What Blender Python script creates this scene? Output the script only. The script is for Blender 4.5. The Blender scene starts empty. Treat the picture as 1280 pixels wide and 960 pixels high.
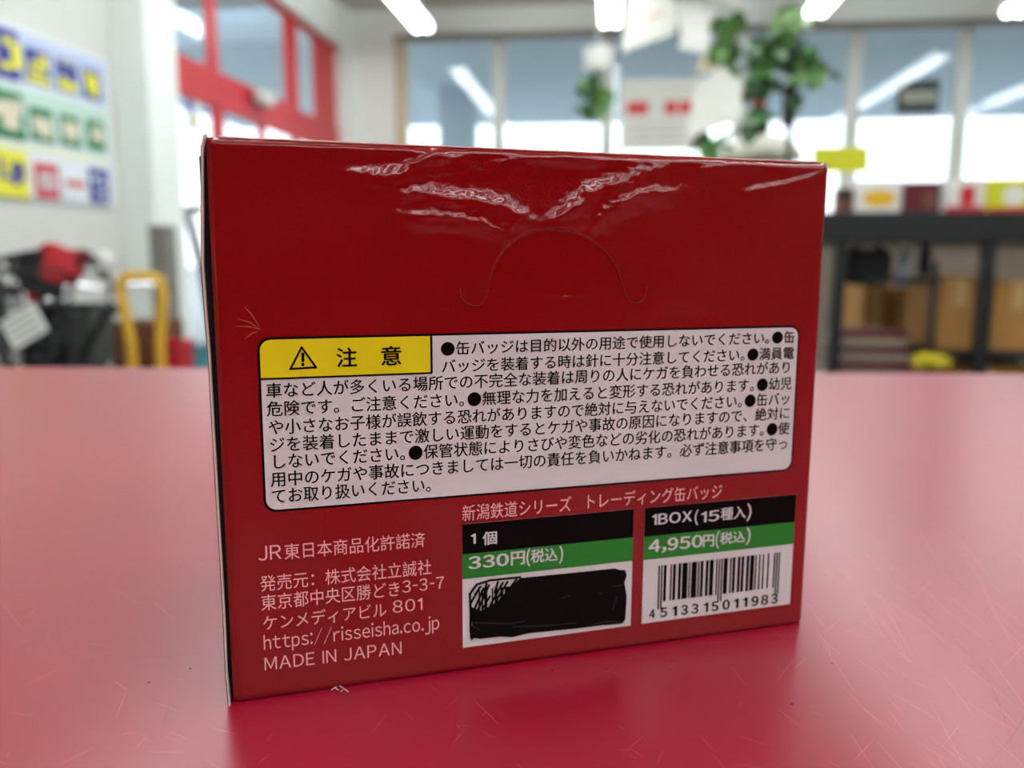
import bpy, bmesh, math, random
from mathutils import Vector, Matrix
random.seed(7)
PI = math.pi
# ------------------------------------------------------------------ camera
F_PX = 1040.0
PITCH, ROLL = 0.14974741, 0.00348423
CAM_Z = 0.83
sc = bpy.context.scene
_c, _s = math.cos(PITCH), math.sin(PITCH)
FWD = Vector((0, _c, -_s)); _up = Vector((0, _s, _c)); _rt = Vector((1, 0, 0))
RT = _rt*math.cos(ROLL) + _up*math.sin(ROLL)
UP = RT.cross(FWD)
CAM = Vector((0, 0, CAM_Z))
cd = bpy.data.cameras.new('camera'); cam = bpy.data.objects.new('camera', cd)
sc.collection.objects.link(cam); sc.camera = cam
M3 = Matrix((RT, UP, -FWD)).transposed()
cam.matrix_world = Matrix.Translation(CAM) @ M3.to_4x4()
cd.sensor_width = 36; cd.lens = F_PX/1280*36; cd.clip_start = 0.01; cd.clip_end = 300
cd.dof.use_dof = True; cd.dof.focus_distance = 0.150; cd.dof.aperture_fstop = 12.5
# ------------------------------------------------------------------ world (bright overcast sky) and exposure
w = bpy.data.worlds.new('overcast_sky'); sc.world = w; w.use_nodes = True
nt = w.node_tree; bg = nt.nodes['Background']
tc = nt.nodes.new('ShaderNodeTexCoord'); sp = nt.nodes.new('ShaderNodeSeparateXYZ')
cr = nt.nodes.new('ShaderNodeValToRGB')
nt.links.new(tc.outputs['Generated'], sp.inputs[0]); nt.links.new(sp.outputs['Z'], cr.inputs[0])
nt.links.new(cr.outputs[0], bg.inputs[0])
cr.color_ramp.elements[0].color = (0.95, 0.98, 1, 1); cr.color_ramp.elements[1].color = (0.72, 0.84, 1, 1)
bg.inputs[1].default_value = 2.8
vs = sc.view_settings
vs.view_transform = 'Standard'; vs.look = 'None'; vs.gamma = 1; vs.use_curve_mapping = False
vs.exposure = 0.0
LAMP = 12.2
# ------------------------------------------------------------------ helpers
C = sc.collection
def lin(c):
    return tuple((x/255/12.92 if x/255 <= .04045 else ((x/255+.055)/1.055)**2.4) for x in c)
_m = {}
def mat(name, rgb, rough=.5, metal=0, var=.06, scale=8., bump=0., bscale=60., spec=.5, emit=None, coat=0):
    if name in _m: return _m[name]
    m = bpy.data.materials.new(name); m.use_nodes = True; n = m.node_tree; b = n.nodes['Principled BSDF']
    co = n.nodes.new('ShaderNodeTexCoord'); no = n.nodes.new('ShaderNodeTexNoise'); no.inputs['Scale'].default_value = scale
    n.links.new(co.outputs['Object'], no.inputs['Vector'])
    mr = n.nodes.new('ShaderNodeMapRange'); mr.inputs['To Min'].default_value = 1-var; mr.inputs['To Max'].default_value = 1+var
    n.links.new(no.outputs[0], mr.inputs['Value'])
    mx = n.nodes.new('ShaderNodeVectorMath'); mx.operation = 'SCALE'; mx.inputs[0].default_value = lin(rgb)
    n.links.new(mr.outputs[0], mx.inputs['Scale']); n.links.new(mx.outputs[0], b.inputs['Base Color'])
    b.inputs['Roughness'].default_value = rough; b.inputs['Metallic'].default_value = metal
    b.inputs['Specular IOR Level'].default_value = spec
    if coat: b.inputs['Coat Weight'].default_value = coat; b.inputs['Coat Roughness'].default_value = .05
    if bump:
        n2 = n.nodes.new('ShaderNodeTexNoise'); n2.inputs['Scale'].default_value = bscale
        n.links.new(co.outputs['Object'], n2.inputs['Vector'])
        bu = n.nodes.new('ShaderNodeBump'); bu.inputs['Strength'].default_value = 1; bu.inputs['Distance'].default_value = bump
        n.links.new(n2.outputs[0], bu.inputs['Height']); n.links.new(bu.outputs[0], b.inputs['Normal'])
    if emit:
        b.inputs['Emission Color'].default_value = (*lin(emit[0]), 1); b.inputs['Emission Strength'].default_value = emit[1]
    _m[name] = m; return m
def glass_mat():
    m = bpy.data.materials.new('window_glass'); m.use_nodes = True; n = m.node_tree
    for x in list(n.nodes): n.nodes.remove(x)
    o = n.nodes.new('ShaderNodeOutputMaterial'); mx = n.nodes.new('ShaderNodeMixShader')
    ge = n.nodes.new('ShaderNodeNewGeometry'); dt_ = n.nodes.new('ShaderNodeVectorMath'); dt_.operation = 'DOT_PRODUCT'
    n.links.new(ge.outputs['Normal'], dt_.inputs[0]); n.links.new(ge.outputs['Incoming'], dt_.inputs[1])
    def mth(op, a, b=None):
        x = n.nodes.new('ShaderNodeMath'); x.operation = op
        for k, q in enumerate((a, b)):
            if q is None: continue
            if isinstance(q, (int, float)): x.inputs[k].default_value = q
            else: n.links.new(q, x.inputs[k])
        return x.outputs[0]
    fres = mth('ADD', mth('MULTIPLY', mth('POWER', mth('SUBTRACT', 1.0, mth('ABSOLUTE', dt_.outputs['Value'])), 5.0), .955), .045)
    t = n.nodes.new('ShaderNodeBsdfTransparent'); t.inputs[0].default_value = (.93, .96, .97, 1)
    g = n.nodes.new('ShaderNodeBsdfGlossy'); g.inputs['Roughness'].default_value = .02
    n.links.new(fres, mx.inputs[0]); n.links.new(t.outputs[0], mx.inputs[1]); n.links.new(g.outputs[0], mx.inputs[2])
    n.links.new(mx.outputs[0], o.inputs[0]); return m
GLASS = glass_mat()

def ray(px, py):
    return (FWD + RT*((px-640)/F_PX) - UP*((py-480)/F_PX))
def P(px, py, depth):                       # world point seen at a pixel at a given depth
    return CAM + ray(px, py)*depth
def plane(px, py, pt, n):
    d = ray(px, py); return CAM + d*((pt-CAM).dot(n)/d.dot(n))
A = math.radians(6.8)                        # the room's own axes: u = away, v = right
U = Vector((math.sin(A), math.cos(A), 0)); V = Vector((math.cos(A), -math.sin(A), 0)); Z = Vector((0, 0, 1))
RZ = -A
def room(u, v, z): return U*u + V*v + Z*z
def uvz(p): return p.dot(U), p.dot(V), p.z
ROOM = Matrix((V, U, Z)).transposed().to_4x4()   # local x = v, local y = u

def link(name, bm, m, parent=None, loc=None, rz=None, mtx=None, smooth=False, mats=None):
    me = bpy.data.meshes.new(name); bm.normal_update(); bm.to_mesh(me); bm.free()
    for q in (mats or [m]): me.materials.append(q)
    if smooth:
        for p in me.polygons: p.use_smooth = True
    return linkme(name, me, parent, loc, rz, mtx)
def linkme(name, me, parent=None, loc=None, rz=None, mtx=None):
    o = bpy.data.objects.new(name, me); C.objects.link(o)
    if parent: o.parent = parent
    if mtx is not None: o.matrix_local = mtx
    if loc is not None: o.location = loc
    if rz is not None: o.rotation_euler = (0, 0, rz)
    return o
def tag(o, label, cat, group=None, kind=None):
    if label: o['label'] = label
    if cat: o['category'] = cat
    if group: o['group'] = group
    if kind: o['kind'] = kind
    return o
def thing(name, label, cat, loc=(0, 0, 0), rz=0, group=None):
    o = bpy.data.objects.new(name, None); C.objects.link(o); o.location = loc; o.rotation_euler = (0, 0, rz)
    o.empty_display_size = .05
    return tag(o, label, cat, group)
def struct(name, bm, m, **k):
    o = link(name, bm, m, **k); o['kind'] = 'structure'; return o
def BM(): return bmesh.new()
def box(bm, c, s, rot=None, bev=0, mi=0):
    M = Matrix.Translation(Vector(c))
    if rot is not None: M = M @ rot.to_4x4()
    M = M @ Matrix.Diagonal((*s, 1))
    g = bmesh.ops.create_cube(bm, size=1, matrix=M)
    fs = set(f for v in g['verts'] for f in v.link_faces)
    for f in fs: f.material_index = mi
    if bev:
        es = list(set(e for v in g['verts'] for e in v.link_edges))
        bmesh.ops.bevel(bm, geom=es, offset=bev, segments=2, affect='EDGES', profile=.5)
    return bm
def bx(c, s, rot=None, bev=0): return box(BM(), c, s, rot, bev)
def tube(bm, pts, r, seg=8, closed=False, caps=True):
    pts = [Vector(p) for p in pts]; n = len(pts)
    rs = r if isinstance(r, (list, tuple)) else [r]*n
    rings = []; prev = None
    for i, p in enumerate(pts):
        if closed: t = (pts[(i+1) % n]-pts[i-1])
        else: t = pts[min(i+1, n-1)]-pts[max(i-1, 0)]
        t.normalize()
        if prev is None:
            a = t.orthogonal().normalized()
        else:
            a = (prev - t*prev.dot(t)); a = a.normalized() if a.length > 1e-6 else t.orthogonal().normalized()
        prev = a; b = t.cross(a)
        rings.append([bm.verts.new(p+(a*math.cos(k*2*PI/seg)+b*math.sin(k*2*PI/seg))*rs[i]) for k in range(seg)])
    for i in range(n if closed else n-1):
        r0, r1 = rings[i], rings[(i+1) % n]
        for k in range(seg): bm.faces.new((r0[k], r0[(k+1) % seg], r1[(k+1) % seg], r1[k]))
    if caps and not closed:
        bm.faces.new(rings[0][::-1]); bm.faces.new(rings[-1])
    return bm
def arc(c, r, a0, a1, n, ax=Vector((1, 0, 0)), ay=Vector((0, 0, 1))):
    return [Vector(c)+ax*(r*math.cos(a0+(a1-a0)*i/n))+ay*(r*math.sin(a0+(a1-a0)*i/n)) for i in range(n+1)]
def ring(bm, c, r, tr, ax, ay, n=28, seg=6):
    return tube(bm, arc(c, r, 0, 2*PI, n, ax, ay)[:-1], tr, seg, closed=True)
def poly(bm, pts, th=0):                     # flat polygon in local xy (z up), optional thickness downwards
    vs_ = [bm.verts.new((*p, 0)) for p in pts]
    f = bm.faces.new(vs_)
    if th:
        g = bmesh.ops.extrude_face_region(bm, geom=[f])
        for e in g['geom']:
            if isinstance(e, bmesh.types.BMVert): e.co.z -= th
    return bm
def rrect(x0, y0, x1, y1, r, n=6):
    out = []
    for cx, cy, a in ((x1-r, y1-r, 0), (x0+r, y1-r, PI/2), (x0+r, y0+r, PI), (x1-r, y0+r, 1.5*PI)):
        for i in range(n+1):
            t = a+PI/2*i/n; out.append((cx+r*math.cos(t), cy+r*math.sin(t)))
    return out
def rnd(a, b): return random.uniform(a, b)

# ------------------------------------------------------------------ the room
ZC = 2.81; UB = 6.92; UR = -5.0; VR = 5.2
L0, L1, LG = -2.32, -2.16, -2.26             # sign wall, pilaster face, entrance glass
wallm = mat('white_painted_plaster', (216, 216, 208), .75, var=.03, scale=2, bump=.0008, bscale=80)
wallg = mat('warm_white_wall_panel', (240, 244, 238), .7, var=.03, scale=1.5)
ceilm = mat('ceiling_board', (196, 192, 182), .85, var=.03, scale=3)
floorm = mat('grey_vinyl_floor', (120, 116, 110), .4, var=.1, scale=5)
redm = mat('red_painted_aluminium', (196, 30, 40), .4, var=.05, scale=4)
framem = mat('pale_aluminium_frame', (205, 205, 198), .4, var=.03)
beigem = mat('beige_jamb', (205, 190, 160), .5, var=.04)
concr = mat('pale_concrete', (170, 170, 165), .9, var=.12, scale=2)
soff = mat('blue_grey_soffit', (212, 230, 242), .8, var=.06, scale=1)
soff2 = mat('grey_soffit', (190, 198, 196), .8, var=.06, scale=1)

def rbox(u0, u1, v0, v1, z0, z1, bm=None):
    return box(bm or BM(), ((v0+v1)/2, (u0+u1)/2, (z0+z1)/2), (abs(v1-v0), abs(u1-u0), abs(z1-z0)))
struct('floor', rbox(UR, UB+.2, L0-.2, VR, -.1, 0), floorm, mtx=ROOM)
struct('ceiling', rbox(UR, UB+.2, L0-.2, VR, ZC, ZC+.1), ceilm, mtx=ROOM)
struct('wall_rear', rbox(UR-.1, UR, L0-.2, VR, -.1, ZC+.1), mat('rear_wall_dimming_brown', (58, 46, 42), .6, var=.15), mtx=ROOM)  # out of view; dark brown chosen to dim reflections on the box face
struct('wall_right', rbox(UR-.1, UB+.2, VR, VR+.1, -.1, ZC+.1), mat('side_wall_dimming_brown', (96, 86, 78), .6, var=.1), mtx=ROOM)  # unseen wall, browned to cut pale light off the box front
UP0, UP1 = plane(185, 120, V*L1, V).dot(U), plane(223, 120, V*L1, V).dot(U)
struct('wall_left', rbox(UR-.1, UP0, L0-.12, L0, -.1, ZC), wallm, mtx=ROOM)
struct('trim_pilaster', rbox(UP0, UP1, LG-.1, L1, 0, ZC), wallg, mtx=ROOM)
UC0 = plane(419, 120, V*LG, V).dot(U)
struct('trim_column', rbox(UC0, UB, LG-.1, L1, 0, ZC), wallg, mtx=ROOM)
ZH = (plane(350, 15, V*LG, V)).z + .03                                     # head of the entrance frame
struct('trim_beam', rbox(UP1, UC0, LG-.1, L1-.02, ZH, ZC), wallg, mtx=ROOM)
# back wall with the long window
vA = plane(509, 100, U*UB, U).dot(V)
WZ0, WZ1 = 1.0, 2.60
b = rbox(UB, UB+.15, LG-.1, vA-.10, 0, ZC); rbox(UB, UB+.15, vA-.1, VR, WZ1, ZC, b)
struct('trim_low_wall', rbox(UB, UB+.15, vA-.1, VR, 0, WZ0), mat('taupe_low_wall', (128, 112, 98), .8, var=.1), mtx=ROOM)
struct('wall_back', b, wallg, mtx=ROOM)
struct('trim_jamb', rbox(UB-.02, UB+.10, vA-.10, vA-.01, WZ0, WZ1), beigem, mtx=ROOM)
struct('trim_head', rbox(UB-.03, UB+.08, vA-.1, VR, WZ1-.03, WZ1+.01), mat('window_head_grey_strip', (140, 132, 122), .6), mtx=ROOM)  # grey strip along the window head
struct('trim_sill', rbox(UB-.06, UB+.08, vA-.1, VR, WZ0-.04, WZ0), framem, mtx=ROOM)
def vback(px, py=100): return plane(px, py, U*UB, U).dot(V)
mull = [vA-.01, vback(623), vback(760), vback(927), vback(1069), vback(1205), vback(1330), VR-.02]
for i in range(len(mull)-1):
    wd = thing('window_%d' % (i+1), None, None); wd['kind'] = 'structure'; wd.matrix_world = ROOM
    v0, v1 = mull[i], mull[i+1]
    link('pane', rbox(UB+.035, UB+.041, v0+.02, v1-.02, WZ0, WZ1-.05), GLASS, wd)
    link('mullion', rbox(UB+.005, UB+.075, v1-.05, v1+.05, WZ0, WZ1-.05), framem, wd)
    link('bottom_rail', rbox(UB+.01, UB+.07, v0, v1, WZ0, WZ0+.05), framem, wd)
# entrance on the left: red frame, glass
def ul(px, v=LG, py=80): return plane(px, py, V*v, V).dot(U)
def zl(px, py, v=LG):
    return plane(px, py, V*v, V).z
ent = thing('door_1', None, None); ent['kind'] = 'structure'; ent.matrix_world = ROOM
zt1, zt0 = zl(330, 118), zl(330, 158)
fr = []
for xa, xb in ((257, 271), (355, 370), (391, 417)):
    link('post', rbox(ul(xa)+.01, ul(xb), LG-.005, LG+.012, zt1, ZH), redm, ent)
link('transom', rbox(UP1, UC0, LG-.02, LG+.02, zt0, zt1), redm, ent)
link('head_rail', rbox(UP1, UC0, LG-.02, LG+.02, ZH-.03, ZH), redm, ent)
for xa, xb in ((262, 275), (320, 327), (362, 368), (400, 416)):
    link('door_stile', rbox(ul(xa), ul(xb), LG-.012, LG+.012, 0.0, zt0), redm, ent)
link('bottom_rail', rbox(UP1, UC0, LG-.03, LG+.02, 0, .12), redm, ent)
link('pane', rbox(UP1, UC0, LG-.008, LG-.002, zt1, ZH-.03), GLASS, ent)
link('door_glass', rbox(UP1, UC0, LG-.008, LG-.002, .12, zt0), GLASS, ent)
s = plane(328, 122, V*(LG+.06), V)
uu, vv, zz = uvz(s)
link('sensor', rbox(uu-.10, uu+.10, LG+.05, LG+.10, zz-.04, zz+.04), framem, ent)
# outside
struct('ground', bx((0, 0, -.16), (160, 160, .1)), concr, mtx=ROOM)
struct('trim_canopy_back', rbox(UB+.16, 11.6, -5.2, 8, 2.62, 2.95), soff, mtx=ROOM)
struct('trim_canopy_left', rbox(2, 6.9, -4.0, LG-.12, 2.85, 3.0), soff2, mtx=ROOM)
struct('trim_outside_pillar', rbox(9.0, 9.35, vback(548)*9.0/UB, vback(590)*9.0/UB, -.1, 2.62), mat('pale_blue_grey_render', (196, 210, 222), .8), mtx=ROOM)
bld = thing('pale_building', 'pale blue building seen overexposed through the right end of the window', 'building', room(19, 14.5, -.11), RZ)
link('wall', bx((0, 0, 2.1), (8, 5, 4.2)), mat('pale_blue_cladding', (150, 182, 208), .6), bld)
link('roof_edge', bx((0, 0, 4.3), (8.3, 5.3, .2)), framem, bld)
link('pink_panel', bx((1.5, -2.55, 2.6), (2.2, .1, 2.4)), mat('pink_panel_paint', (225, 165, 185), .6), bld)
for k in range(3):
    link('window', bx((-3.2+k*1.3, -2.52, 2.2), (.8, .08, 1.3)), mat('far_window_grey', (160, 190, 210), .2), bld)

# ------------------------------------------------------------------ ceiling lamps
lampm = mat('lit_fluorescent_tube', (255, 255, 255), .5, emit=((243, 252, 255), LAMP))
whitem = mat('white_enamel', (235, 235, 230), .4, var=.02)
ends = [plane(px_, py_, Vector((0, 0, 2.50)), Z) for px_, py_ in ((529, 37), (763, 31), (1019, 18), (1264, 18))]
rows = [e.dot(V) for e in ends] + [ends[3].dot(V)+1.35]
seg = [(3.85, 6.35), (1.2, 3.7), (-1.45, 1.05), (-4.1, -1.6)]
names = ['left', 'middle', 'right of the hanging plants', 'far right', 'outermost right']
def lamp(u0, u1, v, label):
    L = u1-u0
    t = thing('ceiling_light', label, 'lamp', room((u0+u1)/2, v, ZC), RZ, 'fluorescent ceiling lights')
    link('housing', bx((0, 0, -.25), (.13, L, .05), bev=.01), whitem, t)
    for s_ in (-1, 1):
        link('hanger', tube(BM(), [(0, s_*L*.35, -.23), (0, s_*L*.35, 0)], .008, 6), whitem, t)
        link('end_cap', bx((0, s_*(L/2-.01), -.295), (.14, .02, .05)), whitem, t)
    for s_ in (-1, 1):
        link('tube', tube(BM(), [(s_*.04, -L/2+.02, -.30), (s_*.04, L/2-.02, -.30)], .030, 10), lampm, t)
    return t
for i, v in enumerate(rows):
    du = (ends[min(i, 3)].dot(U)-6.35)*1.0
    for j, (u0, u1) in enumerate(seg):
        u0 += du; u1 += du
        if j == 0:
            lb = ['lit twin-tube fluorescent light left of centre, angled down to the right',
                  'lit twin-tube fluorescent light hanging above the middle of the window',
                  'lit twin-tube fluorescent light just right of the hanging plants',
                  'lit twin-tube fluorescent light in the upper right corner of the picture',
                  'lit twin-tube fluorescent light beyond the right edge near the window'][i]
        else:
            lb = 'lit twin-tube fluorescent light in the %s row, %s' % (names[i], ['', 'over the counter', 'just behind the viewer', 'at the rear wall'][j])
        lamp(u0, u1, v, lb)
# ------------------------------------------------------------------ the pink counter
def table_mat():
    m = bpy.data.materials.new('pink_red_laminate'); m.use_nodes = True; n = m.node_tree; b = n.nodes['Principled BSDF']
    co = n.nodes.new('ShaderNodeTexCoord')
    no = n.nodes.new('ShaderNodeTexNoise'); no.inputs['Scale'].default_value = 14; no.inputs['Detail'].default_value = 5
    n.links.new(co.outputs['Object'], no.inputs['Vector'])
    r = n.nodes.new('ShaderNodeValToRGB'); r.color_ramp.elements[0].position = .3; r.color_ramp.elements[1].position = .7
    r.color_ramp.elements[0].color = (*lin((144, 11, 37)), 1); r.color_ramp.elements[1].color = (*lin((152, 16, 44)), 1)
    n.links.new(no.outputs[0], r.inputs[0])
    # fine pale scratches: thin iso-lines of stretched noise, different directions
    n.links.new(r.outputs[0], b.inputs['Base Color'])
    rr = n.nodes.new('ShaderNodeMapRange'); rr.inputs['To Min'].default_value = .278; rr.inputs['To Max'].default_value = .30; b.inputs['IOR'].default_value = 1.6
    n.links.new(no.outputs[0], rr.inputs['Value']); n.links.new(rr.outputs[0], b.inputs['Roughness'])
    return m
ZT = CAM_Z - 0.0798984
e0 = plane(0, 458, Vector((0, 0, ZT)), Z); e1 = plane(1280, 467, Vector((0, 0, ZT)), Z)
ed = (e1-e0).normalized(); yawt = math.atan2(ed.y, ed.x)
tcen = (e0+e1)/2
ct = thing('counter_table', 'pink-red laminate counter top with fine scratches, carrying the red box', 'table', (tcen.x, tcen.y, 0), yawt)
TW, TD = 1.7, 1.0
link('table_top', bx((0, -TD/2, ZT-.015), (TW, TD, .03), bev=.0015), table_mat(), ct)
def scratches(name, specs, rgb, wd):
    bm = BM(); inv = ct.matrix_basis.inverted() if False else Matrix.Rotation(-yawt, 4, 'Z') @ Matrix.Translation((-tcen.x, -tcen.y, 0))
    for a, b_, bend in specs:
        p0_ = plane(a[0], a[1], Vector((0, 0, ZT)), Z); p1_ = plane(b_[0], b_[1], Vector((0, 0, ZT)), Z)
        d_ = p1_-p0_; q = Vector((-d_.y, d_.x, 0)).normalized(); n_ = 7; row = []
        for k in range(n_+1):
            t = k/n_; c_ = p0_+d_*t+q*(bend*d_.length*math.sin(PI*t)); w_ = wd*math.sin(PI*(.08+.84*t))/2
            row.append((bm.verts.new(inv @ (c_-q*w_+Z*.00003)), bm.verts.new(inv @ (c_+q*w_+Z*.00003))))
        for k in range(n_): bm.faces.new((row[k][0], row[k+1][0], row[k+1][1], row[k][1]))
    bmesh.ops.recalc_face_normals(bm, faces=bm.faces)
    for f in bm.faces:
        if f.normal.z < 0: f.normal_flip()
    o = link(name, bm, mat(name+'_laminate', rgb, .35), ct); o['kind'] = 'stuff'; return o
sc_r = random.Random(3); sp1 = []
for k in range(150):
    x_ = sc_r.uniform(-40, 1320); y_ = 600+360*sc_r.random()**.8; L = sc_r.uniform(8, 55); a = sc_r.choice((-.9, -.7, .5, .7, .75, .25, -.2))+sc_r.uniform(-.3, .3)
    sp1.append(((x_, y_), (x_+L*math.cos(a), y_+L*math.sin(a)), sc_r.uniform(-.015, .015)))
for k in range(60):
    x_ = sc_r.uniform(1010, 1300); y_ = sc_r.uniform(640, 950); L = sc_r.uniform(30, 110); a = .75+sc_r.uniform(-.25, .35)
    sp1.append(((x_, y_), (x_+L*math.cos(a), y_+L*math.sin(a)), sc_r.uniform(-.015, .015)))
scratches('scratches', sp1, (216, 104, 124), .00008)
scratches('dark_scratches', [((1075, 700), (1290, 905), .03), ((1120, 720), (1175, 790), .02), ((1160, 690), (1290, 800), -.03), ((1225, 830), (1270, 950), .02), ((1290, 870), (1230, 960), .03), ((125, 825), (285, 815), .0), ((205, 905), (212, 880), .0), ((213, 880), (219, 884), 0), ((1105, 690), (1140, 720), 0)], (112, 12, 30), .00012)
specks = BM()
for px_, py_s in ((238, 836), (186, 853), (1040, 829), (990, 880), (690, 838)):
    p = plane(px_, py_s, Vector((0, 0, ZT)), Z)-Vector((tcen.x, tcen.y, 0)); p = Matrix.Rotation(-yawt, 3, 'Z') @ p
    box(specks, p+Vector((0, 0, .00005)), (.0004, .0004, .0001))
link('specks', specks, mat('dark_speck', (90, 16, 30), .5), ct)['kind'] = 'stuff'
steel = mat('grey_table_leg_steel', (120, 120, 120), .4, metal=.6)
for sx in (-1, 1):
    for sy in (0, 1):
        link('leg', bx((sx*(TW/2-.08), -.08-sy*(TD-.16), (ZT-.03)/2), (.045, .045, ZT-.03)), steel, ct)
link('apron', bx((0, -TD/2, ZT-.06), (TW-.2, TD-.2, .06)), steel, ct)

# ------------------------------------------------------------------ the red box
YAW = 0.29185305; BW, BH, BD = .12, .09942142, .085
BO = CAM + Vector((-0.05023369, 0.14026779, -0.0798984)); BO.z = ZT
EX = Vector((math.cos(YAW), math.sin(YAW), 0)); EN = EX.cross(Z)   # EN points to the viewer
def F(px, py):
    d = ray(px, py); t = (BO-CAM).dot(EN)/d.dot(EN); p = CAM+d*t-BO
    return p.dot(EX), p.z
# local frame of face prints: x along the face, y up, z towards the viewer
FACE = Matrix((EX, Z, EN)).transposed().to_4x4()
BR = Matrix.Rotation(PI/2, 4, 'X')     # local face frame inside a root standing on the table
root = thing('cardboard_box', 'glossy red cardboard box with white caution panel and price panels, standing on the pink counter', 'box', BO, YAW)
boxm = mat('glossy_red_printed_card', (134, 2, 6), .14, var=.05, scale=30, bump=.00005, bscale=1700, coat=.35)
def streak_pts():
    S = [
     ([(415,208),(455,219),(480,222),(505,215),(530,199),(545,194),(570,200),(595,210)], 5.5, 1.0),
     ([(600,208),(640,201),(700,196),(760,201),(830,204),(900,203)], 3.5, .8),
     ([(480,250),(530,243),(580,249),(620,255),(650,270),(670,286)], 6.5, 1.0),
     ([(480,268),(540,271),(600,279),(640,300)], 4.5, .9),
     ([(676,286),(705,268),(735,242),(790,222),(850,214)], 7, 1.0),
     ([(850,214),(930,206),(1030,212)], 3.5, .7),
     ([(738,288),(756,264),(800,243),(875,237)], 5, .95),
     ([(925,241),(980,230),(1034,216)], 3, .85),
     ([(270,176),(400,183),(640,190),(900,199),(1030,207)], 2.4, .7),
     ([(945,285),(952,300),(945,318)], 3, .5),
    ]
    return [([F(*p) for p in pts], wd*BW/745, k) for pts, wd, k in S]
ST = streak_pts()
NOTCH = [F(*p) for p in [(575,360),(577,372),(586,380),(598,382),(606,374),(611,356),(618,332),(632,310),(652,295),(676,287),(700,287),(724,292),(746,305),(763,322),(774,342),(779,360),(784,374),(792,379),(801,377),(807,368),(809,358)]]
def smoothp(pts, k=4):
    out = []
    n = len(pts)
    for i in range(n-1):
        p0, p1, p2, p3 = [Vector(pts[min(max(j, 0), n-1)]) for j in (i-1, i, i+1, i+2)]
        for s_ in range(k):
            t = s_/k
            out.append(.5*((2*p1)+(p2-p0)*t+(2*p0-5*p1+4*p2-p3)*t*t+(3*p1-p0-3*p2+p3)*t**3))
    out.append(Vector(pts[-1])); return out
NS = smoothp(NOTCH, 4)
def inpoly(x, y, pl):
    c = False; j = len(pl)-1
    for i in range(len(pl)):
        if (pl[i][1] > y) != (pl[j][1] > y) and x < (pl[j][0]-pl[i][0])*(y-pl[i][1])/(pl[j][1]-pl[i][1])+pl[i][0]: c = not c
        j = i
    return c
NP = [tuple(p) for p in NS if 0 <= NS.index(p) ]
NP = [p for p in NP if F(606, 374)[0]-.0002 <= p[0] <= F(781, 366)[0]+.0002]
from mathutils import noise as mn
nx, ny = 460, 380
bm = BM(); grid = []
H0 = [[0.0]*(ny+1) for _ in range(nx+1)]
y_low = F(600, 400)[1]
for i in range(nx+1):
    x = BW*i/nx
    for j in range(ny+1):
        y = BH*j/ny
        h = 0.0
        if y > y_low:
            for pts, sg, k in ST:
                best = 9; sgn = 1; tt = 0; nseg = len(pts)-1
                for q in range(nseg):
                    ax_, ay_ = pts[q]; bx_, by_ = pts[q+1]
                    if x < min(ax_, bx_)-6*sg or x > max(ax_, bx_)+6*sg: continue
                    dx, dy = bx_-ax_, by_-ay_
                    t = max(0, min(1, ((x-ax_)*dx+(y-ay_)*dy)/(dx*dx+dy*dy)))
                    d = math.hypot(x-ax_-t*dx, y-ay_-t*dy)
                    if d < best: best = d; sgn = dx*(y-ay_)-dy*(x-ax_); tt = (q+t)/nseg
                best = max(0, best+sg*.45*mn.noise(Vector((x*550, y*800, 8.0))))
                if best < 6*sg:
                    wd_ = sg*1.25 if sgn > 0 else sg*3.4
                    taper = min(1, tt*4+.1, (1-tt)*4+.1)
                    h += k*taper*sg*.56*math.exp(-(best/wd_)**2)*(1+.35*mn.noise(Vector((x*260, y*520, 3.1))))
            fade = min(1, (y-y_low)/.006)
            h += fade*(.0003*mn.noise(Vector((x*50, y*70, 0)))+.00003*mn.noise(Vector((x*500, y*700, 5))))
            if inpoly(x, y, NP): h = (-.00010 + .1*h - .0)*min(1, max(0, (y-F(690, 378)[1])/.005))
        # slight rounding towards the four folds
        for d in (x, BW-x, y, BH-y):
            if d < .0012: h -= .0006*(1-d/.0012)**2
        h += .0002*math.sin(PI*x/BW)*math.sin(PI*min(1, y/BH))*0
        H0[i][j] = h
for i in range(nx+1):
    grid.append([bm.verts.new((BW*i/nx, -H0[i][j], BH*j/ny)) for j in range(ny+1)])
for i in range(nx):
    for j in range(ny):
        bm.faces.new((grid[i][j], grid[i+1][j], grid[i+1][j+1], grid[i][j+1]))
link('front_panel', bm, boxm, root, smooth=True)
whitecard = mat('white_cut_card_edge', (205, 180, 170), .8)
pinkcard = mat('side_panel_print', (150, 60, 55), .5)
darkin = mat('box_inside_shade', (28, 14, 14), .9)  # near-black colour stands in for the shade inside the box
# side panel at the left: its cut edge stands a little proud of the front and bulges outwards
prof = []
for py, dx in ((168, -.8), (185, -6), (250, -9), (330, -12.5), (400, -11), (440, -9.5), (520, -9), (620, -8), (700, -7), (780, -6.5), (840, -7), (880, -5)):
    xe = 257+(py-171)*(291-257)/(880-171)
    x_, y_ = F(xe+dx, py); prof.append((x_, max(0, min(BH+.0004, y_))))
prof[-1] = (prof[-1][0], .0001)
bm = BM(); t_ = .0003
for s_, y0_ in ((0, 0), ):
    v = []
    for x_, z_ in prof:
        v.append([bm.verts.new((x_, -.0008, z_)), bm.verts.new((x_+t_, -.0008, z_)), bm.verts.new((t_, BD, z_)), bm.verts.new((0, BD, z_))])
    for i in range(len(v)-1):
        for k in range(4):
            bm.faces.new((v[i][k], v[i][(k+1) % 4], v[i+1][(k+1) % 4], v[i+1][k]))
    bm.faces.new(v[0]); bm.faces.new(v[-1][::-1])
bmesh.ops.recalc_face_normals(bm, faces=bm.faces)
sp_ = link('side_panel', bm, whitecard, root)
bm = BM(); v = []
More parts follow.
